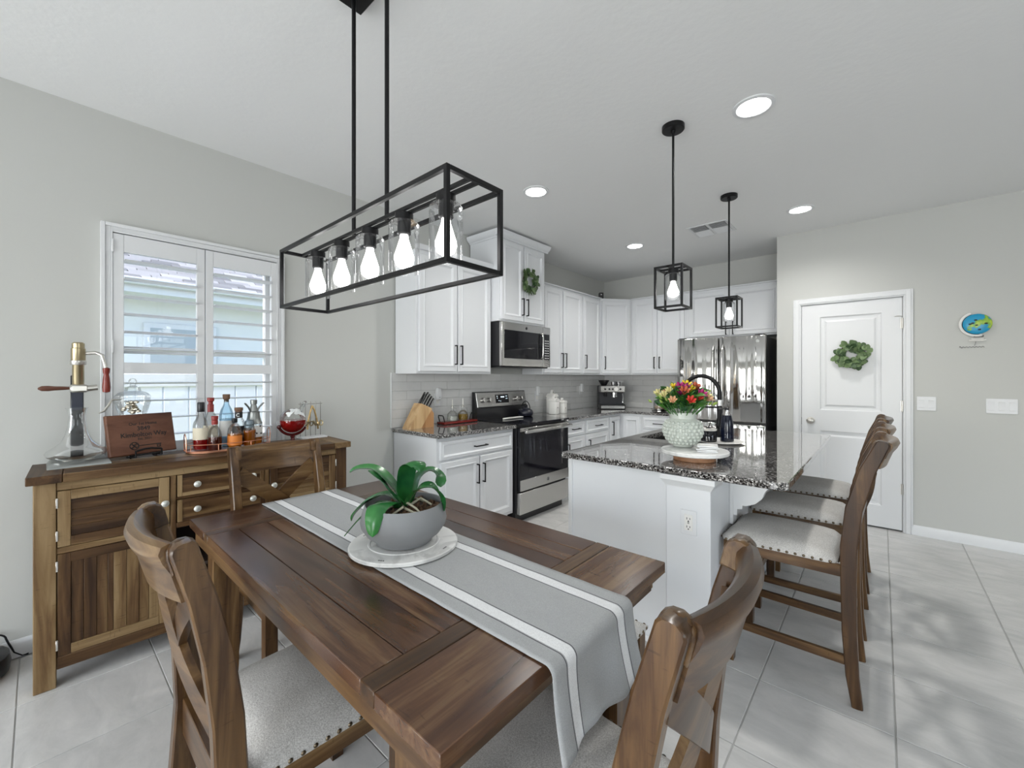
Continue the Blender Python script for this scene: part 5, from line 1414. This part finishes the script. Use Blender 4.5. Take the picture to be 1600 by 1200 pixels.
def wall_plate(name, label, y, z0, z1, hh, dev):
    t = thing(name, label, 'outlet', (XL + .009, y, z0))
    G().box(XL + .009, XL + .014, y - .036, y + .036, z0, z0 + hh, .0015).build('cover_plate', M_white, t, True)
    g = G(); g.box(XL + .014, XL + .016, y - .017, y + .017, z0 + .022, z0 + hh - .022, .001); g.build('receptacle', M_cream, t, True)
    if dev:
        d = thing('plug_in_device', dev, 'plug-in device', (XL + .014, y, z1 - .11))
        g = G(); n = 8
        g.loft([[(x, yy, zz) for yy, zz in [(y + s_ * .026 + c_ * .0, 0) for s_, c_ in ()] or [(y + (.026 - i) * math.cos(t), (z1 - .055) + (.055 - i) * max(min(math.sin(t) * 1.25, 1), -1)) for t in [2 * PI * k / 20 for k in range(20)]]] for i, x in ((0, XL + .0165), (0, XL + .043), (.006, XL + .05))])
        g.build('housing', M_white, d, True)
        G().ball((XL + .0505, y, z1 - .085), (.0015, .004, .004), 8, 5).build('button', M_blackp, d, True)
wall_plate('outlet', 'white wall outlet on the tiles behind the knife block', 2.45, 1.068, 1.235, .115, 'white rounded plug-in freshener above the knife block')
wall_plate('outlet', 'white wall outlet on the tiles between the kettle and canisters', 3.94, 1.045, 1.225, .125, 'white rounded plug-in freshener between range and canisters')
wall_plate('outlet', 'white wall outlet on the tiles next to the coffee machine', 4.92, 1.098, 1.245, .115, 'white rounded plug-in freshener near the kitchen corner')

ot = thing('oil_tray', 'narrow dark red tray with black loop handles beside the range', 'tray', (-2.985, 2.61, CT))
G().box(-.055, .055, -.205, .205, .004, .024, .004).build('base', mat('dark_red_lacquer', (.17, .012, .008), .25), ot)
for s in (-1, 1): G().tube([(-.035, s * .185, .022), (-.035, s * .20, .07), (-.03, s * .203, .082), (.03, s * .203, .082), (.035, s * .20, .07), (.035, s * .185, .022)], .005, 8).build('handle', M_black, ot)
g = G()
for y in (-.19, .19): g.box(-.05, .05, y - .01, y + .01, 0, .005)
g.build('foot_strip', M_black, ot)
def cruet(label, y, lm, lv):
    t = thing('oil_cruet', label, 'cruet', (-2.985, y, CT + .0245), group='oil and vinegar cruets')
    pf = [(.040, 0), (.048, .004), (.050, .03), (.046, .065), (.03, .085), (.014, .095), (.012, .125), (.014, .132)]
    G().lathe(pf, n=24).build('glass', M_clear, t)
    G().lathe([(.042, .005), (.0465, .03), (.0455, lv)], n=24).build('contents', lm, t)
    G().lathe([(.011, .118), (.011, .136), (.0045, .140), (.003, .20)], n=12).build('pour_spout', M_nickel, t)
    G().tube([(.045, .0, .06), (.052, .012, .075), (.040, .016, .11), (.014, .006, .12)], .004, 8).build('handle', M_clear, t)
cruet('left glass cruet with clear vinegar on the red tray', 2.545, liquid('vinegar', (.80, .82, .75)), .045)
cruet('right glass cruet with amber oil on the red tray', 2.675, M_oil, .058)

kt = thing('kettle', 'small dark cast-iron kettle with loop handle at the back of the cooktop', 'kettle', (-2.895, 3.50, .9145))
M_iron = mat('dark_iron', (.010, .011, .020), .3)
G().lathe([(.055, 0), (.075, .006), (.085, .03), (.084, .045), (.070, .068), (.045, .078)], n=32).build('body', M_iron, kt)
G().lathe([(.046, .078), (.044, .084), (.02, .09), (.008, .093), (.011, .104), (.007, .11)], n=24).build('lid', M_iron, kt)
G().tube([(0, .078 * math.cos(t), .055 + .105 * math.sin(t)) for t in [PI * k / 16 for k in range(17)]], .0045, 8).build('handle', M_black, kt)
G().tube([(.0, -.070, .04), (.0, -.10, .06), (.0, -.112, .078)], [.014, .010, .008], 10).build('spout', M_iron, kt)
sr = thing('spoon_rest', 'white ceramic spoon rest lying on the black glass cooktop', 'spoon rest', (-2.80, 3.20, .9145))
g = G(); ol_ = []
for k in range(29):
    t = k / 28; y = -.165 + .30 * t; wv = .017 + .010 * math.sin(PI * t) + (.022 * max(0, (t - .70) / .3) ** .6 if t > .7 else 0); wv *= min(1, (t * 12 + .2)) * min(1, ((1 - t) * 9) ** .5 + .02); ol_.append((y, wv))
g.loft([[(-wv * 1.0, y, .012), (-wv * .8, y, .004), (0, y, .0005), (wv * .8, y, .004), (wv, y, .012), (wv * .9, y, .0145), (0, y, .007), (-wv * .9, y, .0145)] for y, wv in ol_]); g.build('dish', M_cream, sr)

def canister(label, x, y, w_, h_):
    t = thing('canister', label, 'canister', (x, y, CT), R(8), 'white house-shaped canisters')
    a = w_ / 2
    G().box(-a, a, -a, a, 0, h_ * .70, .008, 2).build('body', M_cream, t)
    ld = G(); z = h_ * .70
    ld.prism([(-a * 1.06, z), (a * 1.06, z), (a * 1.06, z + .010), (a * .42, z + h_ * .14), (-a * .42, z + h_ * .14), (-a * 1.06, z + .010)], 'x', -a * 1.04, a * 1.04); lid = ld.build('lid', M_cream, t)
    G().prism([(-a * .5, z + h_ * .14), (a * .5, z + h_ * .14), (a * .08, z + h_ * .30), (-a * .08, z + h_ * .30)], 'x', -.014, .014).build('roof_knob', M_cream, lid)
    G().prism([(-a * .16, z + h_ * .175), (a * .16, z + h_ * .175), (0, z + h_ * .24)], 'x', .013, .0155).build('knob_hole', M_blackp, lid)
    g = G(); g.ball((a + .0005, 0, h_ * .35), (.0012, .012, .009), 8, 5); g.build('motif', mat('faded_print', (.35, .33, .30), .6), t)
canister('left white canister with peaked lid right of the range', -2.865, 3.985, .098, .215)
canister('tallest white canister with peaked lid at the back by the tiles', -2.985, 4.115, .108, .275)
canister('smallest white canister with peaked lid at the right of the three', -2.855, 4.135, .090, .182)

em_ = thing('espresso_machine', 'stainless and black espresso machine in the kitchen corner', 'coffee machine', (-2.78, 5.19, CT), R(38))
# local: front faces -y
G().box(-.165, .165, -.02, .16, .01, .315, .008).build('body', mat('gunmetal', (.05, .05, .055), .3, .8), em_)
G().box(-.165, .165, -.15, -.02, .225, .315, .008).build('head', M_steel, em_)
g = G(); g.box(-.155, .155, -.152, -.150, .235, .305, .001); pn = g.build('control_face', M_steel, em_)
for x in (-.10, -.045, .0, .10): G().cyl((x, -.152, .270), (x, -.156, .270), .013, n=14).build('button', M_blackp, pn)
G().cyl((.045, -.152, .270), (.045, -.158, .270), .026, n=24).build('pressure_gauge', M_cream, pn)
G().box(-.165, .165, -.165, .0, 0, .062, .006).build('drip_tray', M_blackp, em_)
G().box(-.155, .155, -.168, -.165, .012, .050, .001).build('tray_front', M_steel, em_)
g = G(); g.cyl((.03, -.085, .226), (.03, -.085, .195), .036, n=20); g.build('group_head', M_chrome, em_)
g = G(); g.cyl((.03, -.085, .195), (.03, -.085, .160), .034, n=20); g.obox((.03, -.12, .185), (.03, -.235, .175), .022, .022, bev=.006); g.build('portafilter', M_chrome, em_)
g = G(); g.cyl((-.085, -.085, .226), (-.085, -.085, .17), .026, .02, 16); g.build('grinder_outlet', M_blackp, em_)
g = G(); g.tube([(.135, -.10, .225), (.14, -.125, .16), (.135, -.13, .09)], .006, 8); g.build('steam_wand', M_chrome, em_)
G().lathe([(.035, .315), (.045, .33), (.072, .375), (.074, .385), (.07, .388)], (-.085, .06, 0), 24).build('bean_hopper', M_blackp, em_)
for x, y, lb_ in ((.04, .04, 'small steel cup on the espresso machine next to the bean hopper'), (.115, .045, 'small steel cup at the outer end of the espresso machine top'), (.08, .115, 'small steel cup at the back of the espresso machine top')):
    t = thing('cup', lb_, 'cup', MW[em_] @ Vector((x, y, .3155)), 0, 'cups on the espresso machine')
    G().lathe([(.020, 0), (.026, .002), (.031, .05), (.029, .05), (.024, .004)], n=20, cap=False).build('bowl', M_chrome, t)

cl = thing('cake_stand', 'glass dome over a small tray beside the flowers on the back worktop', 'cake dome', (-2.13, 5.27, CT))
G().lathe([(.10, 0), (.10, .006), (.05, .012), (.10, .018), (.115, .022), (.115, .028), (.10, .029)], n=36).build('stand', M_steel, cl)
G().lathe([(.080, .030), (.080, .09), (.066, .125), (.036, .148), (.008, .156), (.012, .172), (.004, .18)], n=32).build('dome', M_clear, cl)
g = G()
for k in range(7): a = 2 * PI * k / 7; g.ball((.045 * math.cos(a), .045 * math.sin(a), .046), (.022, .022, .016), 8, 6)
g.build('biscuits', mat('biscuit', (.5, .36, .25), .8), cl, kind='stuff')
# ------------------------------------------------------------------ wreaths, wall pieces
def leaf_disc():
    g = G(); rows = []
    g.loft([[(s * w_, y, z + abs(s) * .002) for s in (-1, 0, 1)] + [(s * w_ * .9, y, z + abs(s) * .002 - .0006) for s in (1, 0, -1)] for y, z, w_ in ((0, 0, .002), (.008, .002, .011), (.020, .003, .0155), (.032, .002, .011), (.039, 0, .002))])
    bmesh.ops.recalc_face_normals(g.bm, faces=g.bm.faces); me = bpy.data.meshes.new('wreath_leaf'); g.bm.to_mesh(me); g.bm.free(); me.materials.append(M_leafw); return me
wlm = leaf_disc()
M_twig = mat('twig', (.06, .03, .02), .9)
def wreath(label, c, ax, ro, n, sc, seed):
    rnd = random.Random(seed)
    t = thing('wreath', label, 'wreath', c, group='eucalyptus wreaths')
    # local frame: a across, z up, h off the surface
    if ax == 'x': F = lambda a, z, h: Vector((h, a, z))
    else: F = lambda a, z, h: Vector((a, -h, z))
    G().tube([F(ro * .62 * math.cos(q), ro * .62 * math.sin(q), .012) for q in [2 * PI * k / 28 for k in range(28)]], .006, 6, True).build('ring', M_twig, t)
    for k in range(n):
        q = 2 * PI * k / n + rnd.uniform(-.12, .12); r = ro * rnd.uniform(.26, .80)
        d = q + rnd.choice((1, 1, -1)) * rnd.uniform(.1, 2.2)
        p = F(r * math.cos(q), r * math.sin(q), rnd.uniform(.010, .034))
        yv = F(math.cos(d), math.sin(d), rnd.uniform(-.15, .45)).normalized()
        nv = F(rnd.uniform(-.5, .5), rnd.uniform(-.5, .5), 1).normalized()
        xv = yv.cross(nv).normalized(); nv = xv.cross(yv)
        M_ = Matrix((xv, yv, nv)).transposed().to_4x4(); s = sc * rnd.uniform(.75, 1.15)
        o = inst(wlm, 'leaf', t, p, M_.to_euler(), (s, s, s))
wreath('small green leaf wreath hanging on the tall cabinet doors', (TF, 3.275, 2.295), 'x', .150, 95, 1.35, 3)
wreath('green leaf wreath hanging on the pantry door', (-.205, YP - .008, 1.535), 'y', .150, 95, 1.4, 5)

gl_ = thing('globe_ornament', 'painted toy-globe wall ornament above the right light switch', 'wall ornament', (.555, YP, 1.75))
M_gb = mat('globe_paint', (.02, .30, .50), .3); tc = N(M_gb, 'TexCoord'); nz = noise(M_gb, 15, 2, tc.outputs['Object'])
L(M_gb, ramp(M_gb, nz, [(.54, (.015, .30, .52)), (.57, (.16, .38, .05)), (.70, (.45, .60, .06))]), BS(M_gb).inputs['Base Color'])
g = G(); g.ball((.01, -.018, .005), (.080, .016, .080), 32, 14); g.build('globe', M_gb, gl_)
g = G(); g.tube([(.01 + .092 * math.cos(t), -.014, .005 + .092 * math.sin(t)) for t in [1.95 + 3.05 * k / 24 for k in range(25)]], .0095, 8); g.build('meridian_arc', M_cream, gl_)
g = G(); g.tube([(.01 + .083 * math.cos(t), -.012, .005 + .083 * math.sin(t)) for t in [1.95 + 2.9 * k / 24 for k in range(25)]], .0045, 8); g.build('arc_inner_rim', M_blackp, gl_)  # black inner edge of the white meridian arc
g = G(); g.box(-.010, .045, -.020, -.004, -.097, -.086, .003); g.build('neck', M_blackp, gl_)
for z, a in ((-.108, .036), (-.120, .050)):
    g = G(); g.tube([(.012 + a * math.sin(t), -.012, z - .006 * math.cos(t)) for t in [-1.2 + 2.4 * k / 12 for k in range(13)]], .0055, 8); g.build('base_tier', M_cream, gl_)
g = G()
for x, z in ((.0, .035), (.055, .005), (-.03, .005), (.005, -.005), (.02, -.04), (-.015, .012)): g.ball((x, -.033, z), (.010, .002, .006), 8, 5)
g.build('dots', M_blackp, gl_, kind='stuff')
g = G()
g.tube([(.005, -.002, -.128), (.002, -.002, -.15), (-.004, -.002, -.165)], .0012, 5)
def scr(x0, x1, z):
    n = 36; return [(x0 + (x1 - x0) * k / n, -.002, z + .006 * math.sin(k * 1.35) * (1.4 if k < 6 else .7)) for k in range(n + 1)]
g.tube(scr(-.085, .050, -.175), .0018, 5)
g.build('script_line', M_blackp, gl_)

def switch(label, x0, x1, z0, z1, n):
    t = thing('light_switch', label, 'light switch', ((x0 + x1) / 2, YP, z0))
    G().box(x0, x1, YP - .006, YP, z0, z1, .002).build('cover_plate', M_white, t, True)
    for k in range(n):
        cx = x0 + (x1 - x0) * (k + .5) / n
        G().prism([(YP - .0055, z0 + .024), (YP - .009, z0 + .026), (YP - .0068, (z0 + z1) / 2), (YP - .0115, z1 - .026), (YP - .0055, z1 - .024)], 'x', cx - .0165, cx + .0165).build('rocker', M_white, t, True)
switch('white double rocker light switch right beside the door casing', .222, .338, 1.056, 1.172, 2)
switch('white triple rocker light switch at the far right of the wall', .612, .775, 1.053, 1.168, 3)
sp_ = thing('smart_camera', 'small black camera box on top of the corner wall cabinet', 'camera', (-2.88, 5.10, ZT + .012), R(40))
G().box(-.03, .03, -.035, .035, .0, .105, .006).build('housing', M_blackp, sp_)
G().ball((.0, -.0355, .075), (.008, .002, .008), 10, 6).build('lens', M_chrome, sp_)

# ------------------------------------------------------------------ ceiling: downlights, vent
def downlight(label, x, y, p):
    t = thing('downlight', label, 'ceiling light', (x, y, CE), group='recessed ceiling lights')
    G().lathe([(.098, 0), (.098, -.006), (.080, -.009), (.074, -.004)], n=40, cap=False).build('trim_ring', M_white, t)
    G().lathe([(.001, -.006), (.074, -.004)], n=32, cap=False).build('lens', M_lens, t)
    l = light('downlight_lamp', 'SPOT', (x, y, CE - .02), p, (1, .985, .95), spot_size=R(150), spot_blend=.9, shadow_soft_size=.07)
DL = 46
downlight('lit recessed ceiling light nearest the pendants, upper right', -.50, 2.462, DL)
downlight('lit recessed ceiling light above the range aisle', -1.967, 2.50, DL)
downlight('lit recessed ceiling light above the kitchen corner', -1.985, 4.24, DL)
downlight('lit recessed ceiling light in front of the pantry door', -.512, 4.235, DL)
vt = thing('air_vent', 'white square ceiling air vent between the pendants', 'vent', (-1.21, 4.23, CE))
g = G(); g.box(-.175, .175, -.175, -.150, -.008, 0, .002); g.box(-.175, .175, .150, .175, -.008, 0, .002); g.box(-.175, -.150, -.150, .150, -.008, 0, .002); g.box(.150, .175, -.150, .150, -.008, 0, .002)
g.box(-.012, .012, -.150, .150, -.007, 0); g.box(-.150, -.012, -.012, .012, -.007, 0); g.box(.012, .150, -.012, .012, -.007, 0)
g.build('frame', M_white, vt)
G().box(-.150, .150, -.150, .150, -.001, .0).build('dark_duct', mat('duct_grey', (.25, .25, .25), .9), vt)
for qx in (-1, 1):
    for qy in (-1, 1):
        for k in range(5):
            y = qy * (.028 + k * .027); x0, x1 = sorted((qx * .014, qx * .148))
            g = G(); g.obox((x0, y, -.010), (x1, y, -.010), .022, .0015, up=(0, qy * .55, 1)); g.build('slat', M_white, vt)

# ------------------------------------------------------------------ pendants
M_fil = emit('filament', (1, .95, .85), 40)
def bulb_and_shade(t, c, zc, zb, r, sock=.021, cap_r=.028):
    """socket cap at zc, clear glass cylinder down to zb"""
    x, y = c
    G().lathe([(cap_r, zc), (cap_r, zc - .022), (cap_r * .8, zc - .026)], (x, y, 0), 20).build('socket_cap', M_black, t)
    sh = G(); sh.lathe([(cap_r * .8, zc - .0265), (r - .006, zc - .0265), (r, zc - .034), (r, zb)], (x, y, 0), 32, cap=False); sh.build('glass_shade', M_shade, t)
    G().lathe([(sock, zc - .026), (sock, zc - .062), (sock * .8, zc - .066)], (x, y, 0), 16).build('socket', M_black, t)
    z0 = zc - .066; hb = min(.105, z0 - zb - .012)
    G().lathe([(.012, z0), (.013, z0 - hb * .10), (.020, z0 - hb * .32), (.030, z0 - hb * .62), (.0305, z0 - hb * .74), (.024, z0 - hb * .90), (.010, z0 - hb * .99), (.001, z0 - hb)], (x, y, 0), 20).build('bulb', M_bulb, t)
    return z0 - hb * .6
def cage(t, x0, x1, y0, y1, z0, z1, s, mid='x'):
    for x in (x0, x1 - s):
        for y in (y0, y1 - s): G().box(x, x + s, y, y + s, z0, z1, .001).build('frame_post', M_black, t, True)
    for z in (z0, z1 - s):
        for y in (y0, y1 - s): G().box(x0 + s, x1 - s, y, y + s, z, z + s, .001).build('frame_bar', M_black, t, True)
        for x in (x0, x1 - s): G().box(x, x + s, y0 + s, y1 - s, z, z + s, .001).build('frame_bar', M_black, t, True)
def pendant(label, x, y):
    t = thing('pendant_light', label, 'pendant light', (x, y, 1.718), group='cage pendant lights')
    G().lathe([(.060, CE), (.060, CE - .022), (.056, CE - .026), (.012, CE - .027), (.010, CE - .045)], (x, y, 0), 36).build('canopy', M_black, t, True) if False else None
    g = G(); g.lathe([(.060, CE), (.060, CE - .022), (.056, CE - .026), (.012, CE - .027), (.010, CE - .045)], (x, y, 0), 36); g.build('canopy', M_black, t, True)
    g = G(); g.cyl((x, y, CE - .027), (x, y, 1.945), .0065, n=12); g.build('rod', M_black, t, True)
    cage(t, x - .079, x + .079, y - .079, y + .079, 1.718, 1.951, .0115)
    for dx, dy in ((1, 0), (0, 1)): G().box(x - .079 * dx - .006 * dy, x + .079 * dx + .006 * dy, y - .079 * dy - .006 * dx, y + .079 * dy + .006 * dx, 1.940, 1.950).build('cross_bar', M_black, t, True)
    t2 = t
    par = t; inv = MW[t].inverted()
    # bulb parts are given in world space
    ob0 = set(C.objects)
    zz = bulb_w(t, (x, y), 1.94, 1.772, .043)
    light('pendant_lamp', 'POINT', (x, y, zz), 4, (1, .97, .92), shadow_soft_size=.03)
def bulb_w(t, c, zc, zb, r):
    tx_, ty_, tz_ = t.location
    return bulb_and_shade(t, (c[0] - tx_, c[1] - ty_), zc - tz_, zb - tz_, r) + tz_
pendant('black cage pendant with clear bulb nearer the dining table', -.878, 2.362)
pendant('black cage pendant with clear bulb nearer the refrigerator', -.888, 3.55)

# linear chandelier over the table
cx0, cx1, cy0, cy1, cz0, cz1 = -1.85, -.79, .655, .858, 1.618, 1.858
cy = (cy0 + cy1) / 2; cxm = (cx0 + cx1) / 2
cn = thing('chandelier', 'long black open-box chandelier with five clear glass shades over the table', 'chandelier', (cxm, cy, cz0))
cage(cn, cx0, cx1, cy0, cy1, cz0, cz1, .0125)
for dy in (-.014, .014): G().box(cx0 + .0125, cx1 - .0125, cy + dy - .005, cy + dy + .005, cz1 - .0115, cz1 - .0005, .001).build('centre_bar', M_black, cn, True)
for x in (-1.432, -1.215): 
    g = G(); g.cyl((x, cy, cz1 - .008), (x, cy, CE - .02), .0075, n=12); g.build('rod', M_black, cn, True)
G().box(-1.495, -1.145, cy - .062, cy + .062, CE - .026, CE, .003).build('canopy', M_black, cn, True)
for k in range(5):
    x = -1.725 + .2025 * k
    zz = bulb_w(cn, (x, cy), cz1 - .0125, cz1 - .195, .047)
    light('chandelier_lamp', 'POINT', (x, cy, zz), 1.6, (1, .97, .92), shadow_soft_size=.03)
